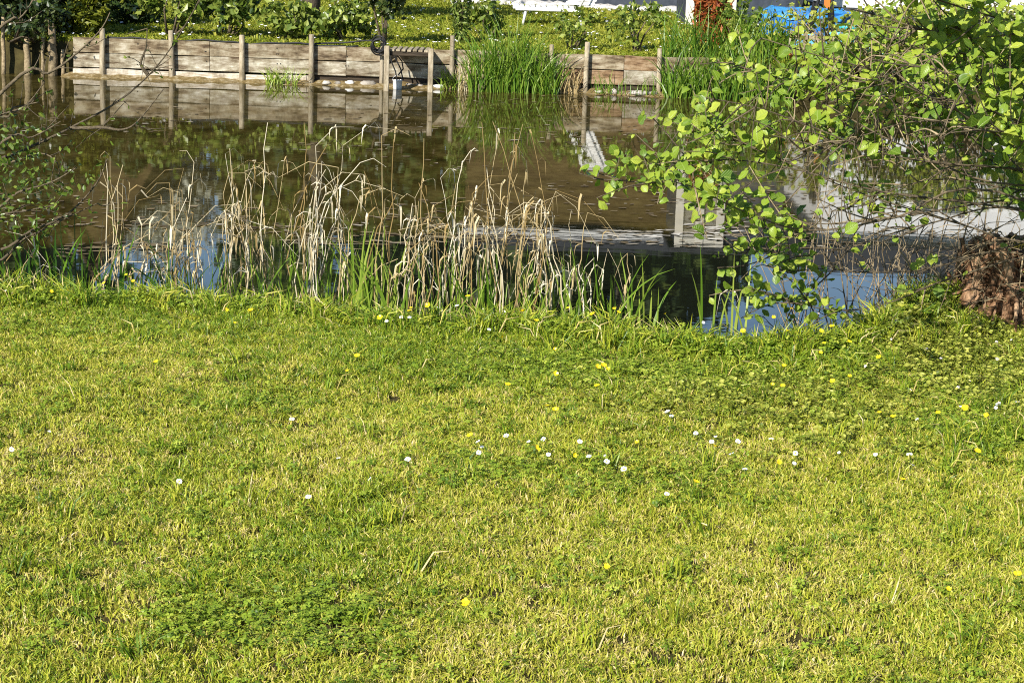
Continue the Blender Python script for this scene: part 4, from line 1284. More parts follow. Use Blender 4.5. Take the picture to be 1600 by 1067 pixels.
def dry_stem(parent, base, h, az, lean, seed, knee=None, rad=.0042, flags=True):
    """One dead reed stalk: a thin cane, often snapped over, with limp dry leaf strips."""
    r = np.random.default_rng(seed)
    d = Vector((math.cos(az), math.sin(az) * .5, 0))
    pts = [Vector(base)]
    n = 7
    bow = r.normal(0, .035)
    for k in range(1, n + 1):
        t = k / n
        pts.append(Vector(base) + d * (lean * h * t * t) + Vector((r.normal(0, .009) + bow * math.sin(t * 3.1), r.normal(0, .009), h * t)))
    rd = [rad * (1 - .55 * k / n) for k in range(n + 1)]
    mb = MB()
    tone = float(np.clip(r.normal(.42, .3), 0, 1))
    if knee:
        top = pts[-1]
        dirn = Vector((math.cos(az) * knee[1], math.sin(az) * .3, knee[2])).normalized()
        L_ = knee[0]
        q1 = top + dirn * L_ * .5 + Vector((0, 0, .02))
        q2 = top + dirn * L_ + Vector((0, 0, -.25 * L_))
        pts += [q1, q2]
        rd += [rad * .4, rad * .2]
    mb.tube(pts, rd, 5, tone=tone)
    if flags:
        for k in range(r.integers(2, 6)):
            i = r.integers(3, len(pts))
            q = pts[i]
            a2 = r.uniform(0, 6.28)
            L_ = r.uniform(.06, .20)
            dd = Vector((math.cos(a2), math.sin(a2) * .5, 0))
            up = r.uniform(-.1, .5)
            strip = [q, q + dd * L_ * .3 + Vector((0, 0, L_ * up * .6)), q + dd * L_ * .55 + Vector((0, 0, L_ * (up * .4 - .15))), q + dd * L_ * .62 + Vector((0, 0, -L_ * .55)), q + dd * L_ * .66 + Vector((0, 0, -L_ * .95))]
            w = r.uniform(.008, .017)
            mb.ribbon(strip, [w * .6, w, w * .9, w * .6, 0], (dd.y, -dd.x, .3), 0, float(np.clip(tone + r.normal(.1, .2), 0, 1)))
    return mb.build('dry_stem', MAT['reed_dry'], parent)

def reed_clump(label, pxs, base_py, dry, green, tops, gtops, seed, gtone=(.2, .9), gw=.012, lean=.10, knee_p=.6, group='reed clumps along the near bank'):
    r = np.random.default_rng(seed)
    c = at((pxs[0] + pxs[1]) / 2, base_py, .0)
    t = thing('reed_clump', label, 'reeds', (c[0], c[1], 0), group)
    apexes = [pxs[0] + (pxs[1] - pxs[0]) * r.uniform(.25, .8) for _ in range(1 + int((pxs[1] - pxs[0]) / 90))]
    bend = r.choice([-1, 1])
    dry = int(round(dry * .74)); green = int(round(green * 1.25))
    for k in range(dry):
        px = r.uniform(*pxs)
        b = at(px, base_py + r.uniform(-16, 4), .0)
        s_ = px_per_m(b[1])
        h = (base_py - r.uniform(*tops)) / s_
        kn = None
        if r.random() < knee_p:
            kn = (r.uniform(.12, .40), r.uniform(.3, 1.0), r.uniform(-1.2, .6))
        h = max(h, .12)
        apex = apexes[r.integers(0, len(apexes))]
        dx = ((apex - px) * r.uniform(.25, 1.0) + r.normal(0, 14)) / s_
        a_ = (0 if dx > 0 else math.pi) + r.normal(0, .3)
        if kn and r.random() < .6:
            kn = (kn[0], kn[1] * (1 if bend * dx > 0 else -1), kn[2])
        dry_stem(t, b + np.array([0, 0, -.04]), h, a_, abs(dx) / h, seed * 1000 + k, kn, rad=r.uniform(.0028, .0054))
    for k in range(green):
        px = r.uniform(*pxs)
        b = at(px, base_py + r.uniform(-16, 6), .0)
        s_ = px_per_m(b[1])
        h = (base_py + 8 - r.uniform(gtops[0] - 15, gtops[1])) / s_
        mb = MB()
        blade(mb, b + np.array([0, 0, -.03]), max(h, .1), abs(r.normal(.12, .22)), r.choice([0, math.pi]) + r.normal(0, .7), gw * r.uniform(.8, 1.8), float(r.uniform(*gtone)), seg=6)
        mb.build('blade', MAT['reed_green'], t)
    return t
reed_clump('green iris blades in painted shade at the far left of the near bank', (-10, 120), 470, 6, 34, (360, 420), (340, 430), 601, (0, .35), .014)  # low tones put the left tree's shade into the blade colour
reed_clump('green blades in painted shade and thin stalks below the left twigs', (120, 285), 475, 16, 34, (330, 420), (350, 440), 602, (0, .45), .014)  # blades darkened here too for the shade of the left tree
reed_clump('tan dry stalks standing left of the first pale broken reeds', (160, 200), 470, 6, 2, (240, 330), (390, 430), 603, (.2, .6), .010, knee_p=.2)
reed_clump('pale dry reeds leaning together left of centre', (255, 335), 478, 20, 16, (240, 370), (380, 440), 604, (.2, .8), .010)
reed_clump('bleached snapped reeds with limp leaf strips', (335, 425), 480, 24, 20, (230, 340), (370, 440), 605, (.3, .9), .010)
reed_clump('arching dry reeds reaching highest left of the bright green blades', (425, 550), 485, 26, 30, (225, 350), (370, 450), 606, (.3, .9), .010)
reed_clump('upright bright green blades between two masses of dry reeds', (545, 615), 492, 4, 34, (250, 330), (345, 440), 607, (.5, 1), .014, lean=.04)
reed_clump('dense mass of whitish broken reeds right of the bright green blades', (610, 705), 496, 30, 28, (260, 370), (380, 460), 608, (.3, .9), .010)
reed_clump('mixed green and dry reeds in front of the middle of the pond', (700, 790), 500, 20, 34, (290, 400), (370, 460), 609, (.3, .9), .011)
reed_clump('tall straight pale canes at the right of the reeds', (770, 830), 500, 9, 6, (195, 300), (380, 460), 610, (.3, .9), .010, lean=.12, knee_p=.15)
reed_clump('last thick mass of dry reeds toward the open water', (800, 885), 502, 24, 30, (280, 400), (390, 470), 611, (.4, 1), .010)
reed_clump('loose green blades right of the dry reeds', (885, 1035), 508, 6, 34, (380, 440), (370, 470), 612, (.3, .9), .012, lean=.2)
reed_clump('few green blades alone before the reflected sky', (1095, 1165), 520, 1, 9, (420, 470), (385, 470), 613, (.4, 1), .012, lean=.15)
# some single stalks that stand out in the photograph
solo = thing('reed_clump', 'scattered lone canes rising above the dry reeds', 'reeds', (0, 9.9, 0), 'reed clumps along the near bank')
for k, (px, top, az, ln, kn) in enumerate([(412, 190, 0, .02, None), (470, 190, 0, .01, None), (585, 210, 0, .03, (.18, .7, .2)), (605, 215, 0, .02, None), (668, 215, 3.1, .04, None),
                                           (690, 250, 0, .10, (.14, .7, .8)), (775, 190, 3.1, .10, None), (800, 190, 3.1, .14, None), (770, 260, 3.1, .08, None), (500, 250, 0, .25, (.16, .9, .1)),
                                           (560, 300, 0, .3, None), (915, 330, 3.1, .02, (.22, -1, -.5)), (380, 265, 0, .02, (.16, 1, .15)), (540, 400, 0, .9, None), (165, 250, 0, .02, None), (186, 255, 0, .03, None)]):
    b = at(px, 478 + (px - 400) * .045, 0)
    h = (478 + (px - 400) * .045 - top) / px_per_m(b[1])
    dry_stem(solo, b, h, az, ln, 7000 + k, kn, .005, flags=kn is not None)

# ------------------------------------------------------------------ leaves as real blades
def leaf_mesh(name, mat, seed, serr=True, aspect=.78):
    """Broad rounded leaf: two halves folded along the midrib, wavy edge; 1 unit long along +Y."""
    r = np.random.default_rng(seed)
    mb = MB()
    n = 7
    ts = np.linspace(0, 1, n)
    wv = aspect * .5 * np.array([.10, .62, .90, 1.0, .92, .62, .14])
    curl = r.uniform(-.25, .16)
    mid = [(r.normal(0, .008), t, curl * t * t + .06 * math.sin(t * 2.6)) for t in ts]
    fold = r.uniform(.05, .55)
    vs, luv = [], []
    for k, t in enumerate(ts):
        vs.append(mid[k]); luv.append((0, t, 0))
    for s_ in (-1, 1):
        for k, t in enumerate(ts):
            w = wv[k] * (1 + r.normal(0, .09))
            vs.append((s_ * w, t + .05 * w - .015, mid[k][2] + fold * w + r.normal(0, .03)))
            luv.append((s_ * w, t, 0))
    fs = []
    for k in range(n - 1):
        fs.append((k, k + 1, n + k + 1, n + k))
        fs.append((k + 1, k, 2 * n + k, 2 * n + k + 1))
    mb.add(vs, fs, 0, .5, luv)
    mb.tube([(0, -.28, -.03), (0, 0, 0)], [.016, .012], 4)
    return mb

ALDER = [leaf_mesh('leaf', None, 800 + k, aspect=.60 + .034 * k) for k in range(10)]
ALDER_ME = [m_.mesh('leaf', MAT['alder'], True) for m_ in ALDER]
SMALL = [leaf_mesh('leaf', None, 820 + k, aspect=.5) for k in range(4)]
SMALL_ME = [m_.mesh('leaf', MAT['mid_leaf'], True) for m_ in SMALL]

def leaf_matrix(pos, dirn, nrm, size):
    y = Vector(dirn).normalized()
    z = Vector(nrm)
    z = (z - y * z.dot(y)).normalized()
    x = y.cross(z)
    R = Matrix((x, y, z)).transposed() * size
    return Matrix.Translation(Vector(pos)) @ R.to_4x4()

def set_leaves(parent, mats, meshes, builders, matname, limit=300):
    """The leaves that show largest become parts of their own, the rest one mass."""
    def shown(M_):
        p_ = np.array(M_.translation) - EYE
        dep = p_ @ FWD
        u, v = p_ @ np.array(cx) / dep * F, -(p_ @ np.array(cy)) / dep * F
        inside = abs(u) < 810 and abs(v) < 545
        return (1 if inside else 0.001) * M_.col[1].length / dep
    order = sorted(mats, key=shown, reverse=True)
    for k, M_ in enumerate(order[:limit]):
        o = link('leaf', meshes[k % len(meshes)])
        o.parent = parent
        o.matrix_parent_inverse = Matrix.Translation(-Vector(parent.location))
        o.matrix_basis = M_
    rest = order[limit:]
    if rest:
        mb = MB()
        rr = np.random.default_rng(len(rest))
        for k, M_ in enumerate(rest):
            src = builders[k % len(builders)]
            mb.add([M_ @ Vector(q) for q in src.v], src.f, 0, float(rr.uniform(.1, .95)), src.luv)
        stuff(mb.build('foliage', MAT[matname], parent, True))

def curve_pts(P, n=6):
    P = [Vector([float(c) for c in q]) for q in P]
    out = []
    for k in range(len(P) - 1):
        p0, p1, p2, p3 = P[max(k - 1, 0)], P[k], P[k + 1], P[min(k + 2, len(P) - 1)]
        for t in np.linspace(0, 1, n, endpoint=False):
            out.append(.5 * ((2 * p1) + (p2 - p0) * t + (2 * p0 - 5 * p1 + 4 * p2 - p3) * t * t + (3 * p1 - p0 - 3 * p2 + p3) * t ** 3))
    out.append(P[-1])
    return out

# ------------------------------------------------------------------ alder at the right
r = np.random.default_rng(91)
AX, AY = 3.55, 8.9
az0 = float(ground_z(AX, AY))
alder = thing('alder_tree', 'alder with fresh round green leaves hanging in from the right', 'tree', (AX, AY, az0))
tr = curve_pts([(AX, AY, az0 - .1), (AX - .05, AY + .1, az0 + .8), (AX - .15, AY + .1, az0 + 1.7), (AX - .2, AY + .2, az0 + 3.2), (AX - .1, AY + .1, az0 + 4.6)], 5)
mb = MB(); mb.tube(tr, list(np.linspace(.13, .03, len(tr))), 10); mb.build('trunk', MAT['bark'], alder, True)
# limbs given as (pixel x, pixel y, distance) from tip to root
LIMBS = [[(925, 268, 8.6), (985, 284, 8.6), (1070, 288, 8.7), (1150, 325, 8.8), (1260, 360, 8.9), (1400, 340, 8.9), (1560, 300, 8.9)],
         [(965, 240, 9.2), (1050, 262, 9.2), (1130, 250, 9.2), (1230, 262, 9.1), (1380, 300, 9.0), (1600, 330, 8.9)],
         [(1060, 205, 9.6), (1130, 215, 9.6), (1220, 250, 9.5), (1340, 300, 9.3), (1500, 350, 9.1), (1640, 380, 8.9)],
         [(1085, 150, 8.9), (1180, 168, 8.9), (1260, 195, 8.9), (1400, 245, 8.9), (1600, 265, 8.9)],
         [(1150, 105, 9.3), (1230, 128, 9.3), (1310, 175, 9.2), (1420, 232, 9.1), (1600, 290, 9.0)],
         [(1190, 60, 8.5), (1270, 85, 8.5), (1360, 110, 8.6), (1470, 160, 8.7), (1640, 230, 8.8)],
         [(1340, 15, 8.3), (1420, 40, 8.3), (1500, 60, 8.4), (1600, 95, 8.6), (1700, 160, 8.8)],
         [(1400, -30, 8.0), (1480, 5, 8.1), (1560, 30, 8.3), (1680, 80, 8.6)],
         [(1330, 120, 9.8), (1400, 150, 9.7), (1500, 200, 9.4), (1640, 260, 9.1)],
         [(1175, 385, 9.9), (1250, 400, 9.9), (1330, 385, 9.9), (1450, 350, 9.7), (1620, 330, 9.5)],
         [(1175, 452, 9.9), (1225, 468, 9.9), (1300, 484, 9.9), (1380, 476, 9.9), (1500, 430, 9.9), (1680, 390, 9.6)],
         [(1215, 430, 10.1), (1275, 420, 10.1), (1350, 425, 10.0), (1450, 420, 10.0), (1650, 370, 9.6)],
         [(1130, 330, 9.9), (1200, 340, 9.9), (1290, 350, 9.9), (1400, 340, 9.8), (1600, 310, 9.4)],
         [(1260, 240, 8.4), (1340, 215, 8.4), (1430, 190, 8.5), (1530, 200, 8.6), (1650, 240, 8.7)],
         [(1290, 150, 8.9), (1370, 95, 8.9), (1460, 80, 8.8), (1560, 100, 8.8), (1680, 160, 8.8)],
         [(1240, 190, 9.9), (1320, 215, 9.8), (1420, 240, 9.6), (1560, 260, 9.3)],
         [(1220, 120, 10.2), (1300, 140, 10.1), (1400, 160, 9.9), (1560, 210, 9.5)],
         [(1470, 30, 8.4), (1530, 70, 8.4), (1600, 130, 8.5), (1680, 200, 8.7)],
         [(1460, 150, 8.2), (1520, 165, 8.2), (1590, 190, 8.3), (1690, 230, 8.6)],
         [(1420, 100, 8.1), (1500, 120, 8.1), (1580, 150, 8.3), (1700, 220, 8.7)],
         [(1440, 215, 8.0), (1520, 205, 8.0), (1600, 215, 8.2), (1700, 260, 8.6)],
         [(1300, 330, 9.6), (1380, 300, 9.5), (1480, 280, 9.3), (1640, 300, 9.0)]]
LM, LIMB_PTS = [], []
TO_SUN = Vector((-.45, -.7, .75))
def alder_leaves_along(path, gap, size, start=0.0, stop=.75):
    L_ = 0.0
    total = sum((path[k + 1] - path[k]).length for k in range(len(path) - 1))
    acc, nxt = 0.0, start * total
    for k in range(len(path) - 1):
        seg = path[k + 1] - path[k]
        while nxt < acc + seg.length and nxt < stop * total:
            q = path[k] + seg * ((nxt - acc) / max(seg.length, 1e-6))
            out = Vector((r.normal(0, 1), r.normal(0, .8), r.normal(.15, .7)))
            out = out - seg.normalized() * (out.dot(seg.normalized()) - .25)
            out.normalize()
            nrm = TO_SUN * 1.25 + Vector((r.normal(0, .6), r.normal(-.1, .6), r.normal(.2, .5)))
            s_ = size * r.uniform(.45, 1.35)
            LM.append(leaf_matrix(q + out * s_ * .28, out, nrm, s_))
            nxt += gap * r.uniform(.5, 1.5)
        acc += seg.length
for k, lm in enumerate(LIMBS):
    P = [aty(a, b, c) for a, b, c in lm]
    root = tr[min(len(tr) - 1, 3 + k % 9)]
    P.append(np.array(root))
    pts = curve_pts(P, 5)
    n_ = len(pts)
    LIMB_PTS.append(pts[:int(n_ * .85)])
    mb = MB(); mb.tube(pts, [.0024 + .0055 * (j / n_) ** 2.0 for j in range(n_)], 6)
    mb.build('branch', MAT['twig'], alder, True)
    alder_leaves_along(pts, .023, .041 + .015 * r.random(), 0.0, .74)
    # side twigs
    for q in range(r.integers(12, 17)):
        i = r.integers(2, int(n_ * .8))
        b = pts[i]
        back = (pts[max(i - 2, 0)] - b).normalized()
        L_ = r.uniform(.12, .38)
        d = (back * .8 + Vector((r.normal(0, .5), r.normal(0, .7), r.normal(.05, .6)))).normalized()
        tw = [b, b + d * L_ * .5 + Vector((0, 0, r.normal(0, .02))), b + d * L_ + Vector((0, 0, r.normal(-.01, .04)))]
        tw = curve_pts(tw, 3)
        mb = MB(); mb.tube(tw, list(np.linspace(.0045, .002, len(tw))), 5)
        mb.build('twig', MAT['twig_pale'] if q % 3 == 0 else MAT['twig'], alder, True)
        alder_leaves_along(tw[::-1], .026, .040 + .024 * r.random(), 0.0, .95)
# sprays that fill the crown: short twigs grown from the nearest limb
POLY = [(925, 268), (1060, 195), (1100, 130), (1200, 90), (1340, 30), (1400, -20), (1620, -20), (1620, 265), (1440, 290), (1350, 430), (1230, 400), (1150, 335), (1000, 300)]
def in_poly(x, y):
    c = False
    for k in range(len(POLY)):
        (x1, y1), (x2, y2) = POLY[k], POLY[k - 1]
        if (y1 > y) != (y2 > y) and x < (x2 - x1) * (y - y1) / (y2 - y1) + x1:
            c = not c
    return c
ALLP = [q for l_ in LIMB_PTS for q in l_]
n_s = 0
while n_s < 300:
    a_, b_ = (r.uniform(920, 1620), r.uniform(-20, 430)) if n_s < 190 else (r.uniform(1230, 1620), r.uniform(-20, 260))
    if not in_poly(a_, b_):
        continue
    n_s += 1
    e = Vector([float(c) for c in aty(a_, b_, r.uniform(8.1, 10.2))])
    src = min(ALLP, key=lambda q: (q - e).length + (.25 if q.x < e.x else 0))
    d = e - src
    if d.length > .45:
        e = src + d * (.45 / d.length); d = e - src
    tw = curve_pts([src, src + d * .5 + Vector((r.normal(0, .02), r.normal(0, .02), r.normal(.03, .02))), e], 3)
    mb = MB(); mb.tube(tw, list(np.linspace(.0035, .0016, len(tw))), 5)
    mb.build('twig', MAT['twig_pale'] if n_s % 3 == 0 else MAT['twig'], alder, True)
    alder_leaves_along(tw[::-1], .018, .030 + .026 * r.random(), 0.0, .8)
def leaf_kept(M_):
    p_ = np.array(M_.translation)
    v_ = p_ - EYE
    dep = v_ @ FWD
    u, v = v_ @ np.array(cx) / dep * F + W / 2, -(v_ @ np.array(cy)) / dep * F + H / 2
    t = (p_[2] - .5) / sdir.z                                   # where its shadow falls: the bank by the stump lies in the sun
    hx_, hy_ = p_[0] - sdir.x * t, p_[1] - sdir.y * t
    if 1.75 < hx_ < 2.9 and 9.1 < hy_ < 10.5:
        return r.random() < .06
    if u > 1400 and v > 270:
        return r.random() < .22
    if u > 1230 and v < 235:
        return r.random() < .95
    return r.random() < (.82 if u > 1150 else .9)
LM = [M_ for M_ in LM if leaf_kept(M_)]
print('alder leaves', len(LM))
set_leaves(alder, LM, ALDER_ME, ALDER, 'alder_mass', 300)

# ------------------------------------------------------------------ bare twiggy growth before the stump
def twig_bush(name, label, px0, px1, py, Yoff, n, h0, h1, seed, mat='twig_pale', tilt=.25, group='twiggy shrubs on the near bank', rad=.006):
    r = np.random.default_rng(seed)
    c = at((px0 + px1) / 2, py, LAWN_Z)
    t = thing(name, label, 'shrub', (c[0], c[1] + Yoff, float(ground_z(c[0], c[1] + Yoff))), group)
    for k in range(n):
        q = at(r.uniform(px0, px1), py, LAWN_Z)
        y = q[1] + Yoff + r.normal(0, .12)
        b = Vector((q[0], y, max(float(ground_z(q[0], y)), -.1) - .02))
        h = r.uniform(h0, h1)
        a = r.uniform(0, 6.28); tl = abs(r.normal(0, tilt)) * h
        P = [b, b + Vector((math.cos(a) * tl * .3 + r.normal(0, .02), math.sin(a) * tl * .3, h * .4)), b + Vector((math.cos(a) * tl * .7 + r.normal(0, .03), math.sin(a) * tl * .7, h * .75)), b + Vector((math.cos(a) * tl, math.sin(a) * tl, h))]
        pts = curve_pts(P, 4)
        mb = MB(); mb.tube(pts, list(np.linspace(rad * r.uniform(.6, 1.3), .0015, len(pts))), 5)
        for j in range(r.integers(2, 6)):
            i = r.integers(3, len(pts) - 1)
            d = Vector((r.normal(0, 1), r.normal(0, .8), r.normal(.3, .6))).normalized()
            L_ = r.uniform(.05, .20)
            mb.tube([pts[i], pts[i] + d * L_ * .5 + Vector((0, 0, .01)), pts[i] + d * L_], [.003, .0022, .001], 4)
        mb.build('stem', MAT[mat], t, True)
    return t
twig_bush('twiggy_shrub', 'upright bare brown stems left of the rotten stump', 1390, 1480, 480, .45, 26, .35, .95, 951)
twig_bush('twiggy_shrub', 'pale bare twigs rising behind the rotten stump', 1460, 1600, 460, .55, 46, .35, .95, 952, tilt=.4)
twig_bush('twiggy_shrub', 'thin dark tangled twigs over the water before the stump', 1290, 1420, 500, .1, 22, .12, .42, 953, mat='twig', tilt=.7, rad=.004)
twig_bush('twiggy_shrub', 'thicker mossy stems standing just behind the stump', 1490, 1590, 460, .40, 7, .5, .9, 954, mat='bark', tilt=.25, rad=.016)

twig_bush('twiggy_shrub', 'pale slender stems tangled behind the alder leaves over the water', 1250, 1420, 480, .5, 26, .6, 1.35, 955, tilt=.6, rad=.005)

# rotten stump
sp = at(1575, 505, .34)
SX, SY = float(sp[0]) + .06, float(sp[1]) + .16
sz0 = float(ground_z(SX, SY))
stump = thing('tree_stump', 'crumbling brown tree stump on the bank at the right edge', 'stump', (SX, SY, sz0))
mb = MB(); vs, fs = [], []
NT, NZ = 130, 54
for i in range(NZ + 1):
    t = i / NZ
    for j in range(NT):
        a = 2 * math.pi * j / NT
        hmax = .40 + .05 * math.sin(2 * a + 1.0) + .05 * mnoise.noise(Vector((math.cos(a) * 2, math.sin(a) * 2, 3.3)))
        flare = .10 * math.exp(-t * 5)
        ridg = .035 * math.sin(a * 9 + 2 * mnoise.noise(Vector((math.cos(a), math.sin(a), t * 2)))) * (1 - .4 * t)
        R0 = .29 + 1.3 * flare - .05 * t + ridg * (1.3 - t)
        q = Vector((math.cos(a) * R0, math.sin(a) * R0, t * hmax))
        nn = .6 * mnoise.fractal(Vector((q.x * 26, q.y * 26, q.z * 6)), .8, 2.1, 5) + .6 * mnoise.fractal(q * 8, .8, 2.2, 4)
        cr_ = abs(mnoise.noise(Vector((a * 2.2, t * 1.2, 7.7))))
        R1 = R0 + .06 * nn - .11 * max(0, .16 - cr_) / .16 * (1 - .3 * t)
        vs.append((SX + math.cos(a) * R1, SY + math.sin(a) * R1, sz0 - .08 + t * (hmax + .08) + .03 * nn * t))
for i in range(NZ):
    for j in range(NT):
        fs.append((i * NT + j, i * NT + (j + 1) % NT, (i + 1) * NT + (j + 1) % NT, (i + 1) * NT + j))
# rotted, sunken top
base = NZ * NT
for k, f_ in enumerate((.72, .4, .05)):
    for j in range(NT):
        v0 = Vector(vs[base + j])
        cx_, cy_ = SX, SY
        z = v0.z - (.06, .12, .15)[k] + .05 * mnoise.noise(Vector((v0.x * 9, v0.y * 9, k * 2.0)))
        vs.append((cx_ + (v0.x - cx_) * f_, cy_ + (v0.y - cy_) * f_, z))
for k in range(3):
    for j in range(NT):
        a_, b_ = base + k * NT + j, base + k * NT + (j + 1) % NT
        fs.append((a_, b_, b_ + NT, a_ + NT))
mb.add(vs, fs); mb.build('trunk', MAT['stump'], stump, False)
r = np.random.default_rng(97)
for k in range(5):
    a = r.uniform(2.2, 5.6)
    b = Vector((SX + .2 * math.cos(a), SY + .2 * math.sin(a), sz0 + r.uniform(.08, .3)))
    e = Vector((SX + r.uniform(.36, .55) * math.cos(a), SY + r.uniform(.33, .5) * math.sin(a), sz0 - .03))
    pts = curve_pts([b, b.lerp(e, .5) + Vector((0, 0, r.uniform(.02, .08))), e], 4)
    mb = MB(); mb.tube(pts, [r.uniform(.008, .02) * (1.2 - .8 * t) for t in np.linspace(0, 1, len(pts))], 6); mb.build('root', MAT['stump'], stump, True)
for k in range(16):
    a = r.uniform(2.0, 5.8); zz = r.uniform(.03, .36)
    c = Vector((SX + .32 * math.cos(a), SY + .32 * math.sin(a), sz0 + zz))
    Rm = Matrix.Rotation(a, 3, 'Z') @ Matrix.Rotation(r.normal(0, .4), 3, 'X') @ Matrix.Rotation(r.normal(0, .3), 3, 'Y')
    mb = MB(); mb.box(c, (r.uniform(.008, .016), r.uniform(.015, .035), r.uniform(.07, .20)), Rm, 0, .003, .007); mb.build('bark_flake', MAT['stump'], stump)
mb = MB()
for k in range(130):
    a, d = r.uniform(0, 6.28), .22 * math.sqrt(r.random())
    q = (SX + d * math.cos(a), SY + d * math.sin(a) - .03, sz0 + .39 + r.normal(0, .02))
    leaf_cloud(mb, [q], .02, seed=k)
stuff(mb.build('moss', MAT['moss'], stump))
mb = MB()
for k in range(150):                                               # fine hair roots and dead bramble runners over the stump
    a = r.uniform(2.0, 5.8)
    b = Vector((SX + .29 * math.cos(a), SY + .29 * math.sin(a), sz0 + r.uniform(.05, .45)))
    e = b + Vector((r.normal(-.04, .14), r.normal(-.06, .05), r.normal(.0, .11)))
    mb.tube([b, b.lerp(e, .5) + Vector((0, -.03, .03)), e], [.003, .0025, .001], 4)
stuff(mb.build('rootlets', MAT['twig_pale'], stump))
mb = MB()
for k in range(420):                                               # crumbled wood on and round the stump
    a, d = r.uniform(1.8, 6.0), r.uniform(.2, .52)
    x_, y_ = SX + d * math.cos(a), SY + d * math.sin(a)
    z_ = float(ground_z(x_, y_)) + (.005 if d > .34 else r.uniform(.02, .3))
    Rm = Matrix.Rotation(r.uniform(0, 6.28), 3, 'Z') @ Matrix.Rotation(r.normal(0, .7), 3, 'X')
    mb.box((x_, y_, z_), (r.uniform(.006, .03), r.uniform(.004, .012), r.uniform(.004, .02)), Rm, 0, 0, .002)
stuff(mb.build('wood_crumbs', MAT['stump'], stump))

# ------------------------------------------------------------------ small tree at the left edge, thin twigs over the water
LXT, LYT = -4.1, 10.4
lz0 = float(ground_z(LXT, LYT))
lt = thing('willow_shrub', 'thin dark branches with small leaves reaching in from the left', 'shrub', (LXT, LYT, lz0))
trunk = curve_pts([(LXT, LYT, lz0 - .1), (LXT + .1, LYT, lz0 + .6), (LXT + .05, LYT - .1, lz0 + 1.5), (LXT, LYT, lz0 + 2.6)], 4)
mb = MB(); mb.tube(trunk, list(np.linspace(.07, .015, len(trunk))), 8); mb.build('trunk', MAT['bark'], lt, True)
r = np.random.default_rng(99)
LL = [[(172, 20, 10.0), (155, 50, 10.0), (110, 92, 10.0), (75, 115, 10.0), (0, 147, 10.0)], [(313, 0, 10.3), (255, 92, 10.3), (190, 155, 10.3), (110, 200, 10.3), (35, 236, 10.3), (-60, 280, 10.3)],
      [(255, 140, 10.3), (215, 190, 10.3), (190, 203, 10.3), (160, 200, 10.3), (108, 201, 10.3)], [(168, 248, 10.1), (150, 288, 10.1), (105, 335, 10.1), (50, 360, 10.1), (-40, 395, 10.1)],
      [(152, 318, 10.2), (95, 345, 10.2), (40, 372, 10.2), (-50, 410, 10.2)], [(120, 262, 9.9), (80, 285, 9.9), (30, 300, 9.9), (-60, 330, 9.9)], [(70, 128, 10.2), (40, 165, 10.2), (0, 180, 10.2), (-60, 200, 10.2)],
      [(60, 160, 10.1), (22, 168, 10.1), (-30, 175, 10.1)], [(95, 190, 10.0), (50, 215, 10.0), (-20, 240, 10.0)], [(90, 320, 10.0), (40, 330, 10.0), (-40, 350, 10.0)], [(230, 45, 10.4), (228, 75, 10.4), (220, 100, 10.4), (232, 118, 10.4)],
      [(52, 0, 9.9), (30, 30, 9.9), (-20, 60, 9.9)], [(90, 255, 10.2), (60, 240, 10.2), (-30, 262, 10.2)]]
LM2 = []
for k, lm in enumerate(LL):
    P = [aty(a, b, c) for a, b, c in lm]
    if lm[-1][0] < 10:
        P.append(np.array(trunk[min(3 + k % 8, len(trunk) - 1)]))
    pts = curve_pts(P, 5)
    mb = MB(); mb.tube(pts, [.0028 + .010 * (j / len(pts)) ** 1.4 for j in range(len(pts))], 6); mb.build('branch', MAT['twig'], lt, True)
    vis = [q for q in pts if q.x > -3.7]
    for q_ in range(r.integers(6, 11)):
        i = r.integers(0, len(vis))
        b = vis[i]
        d = Vector((r.normal(.5, .6), r.normal(0, .6), r.normal(.15, .7))).normalized()
        L_ = r.uniform(.05, .22)
        tw = curve_pts([b, b + d * L_ * .5 + Vector((0, 0, r.normal(0, .015))), b + d * L_], 2)
        mb = MB(); mb.tube(tw, list(np.linspace(.003, .0012, len(tw))), 4); mb.build('twig', MAT['twig'], lt, True)
        left = max(0.0, min(1.0, (-1.6 - b.x) / 1.2))
        for j in range(int(r.integers(0, 3) + r.integers(0, 5) * left)):
            q = tw[r.integers(0, len(tw))]
            out = Vector((r.normal(0, 1), r.normal(0, 1), r.normal(0, 1))).normalized()
            LM2.append(leaf_matrix(q, out, Vector((r.normal(-.2, .8), r.normal(-.4, .8), r.normal(.5, .6))), r.uniform(.018, .036)))
for (cx0, cy0, sx_, sy_, n_) in ((15, 240, 22, 22, 130), (40, 290, 45, 28, 110), (20, 350, 35, 28, 90), (110, 280, 40, 30, 70), (15, 205, 25, 18, 50), (60, 320, 50, 30, 60)):
    for k in range(n_):
        q = aty(cx0 + r.normal(0, sx_), cy0 + r.normal(0, sy_), 10.0 + r.normal(0, .15))
        LM2.append(leaf_matrix(q, (r.normal(), r.normal(), r.normal()), (r.normal(-.3, .7), r.normal(-.4, .7), r.normal(.6, .5)), r.uniform(.02, .04)))
set_leaves(lt, LM2, SMALL_ME, SMALL, 'mid_leaf', 200)

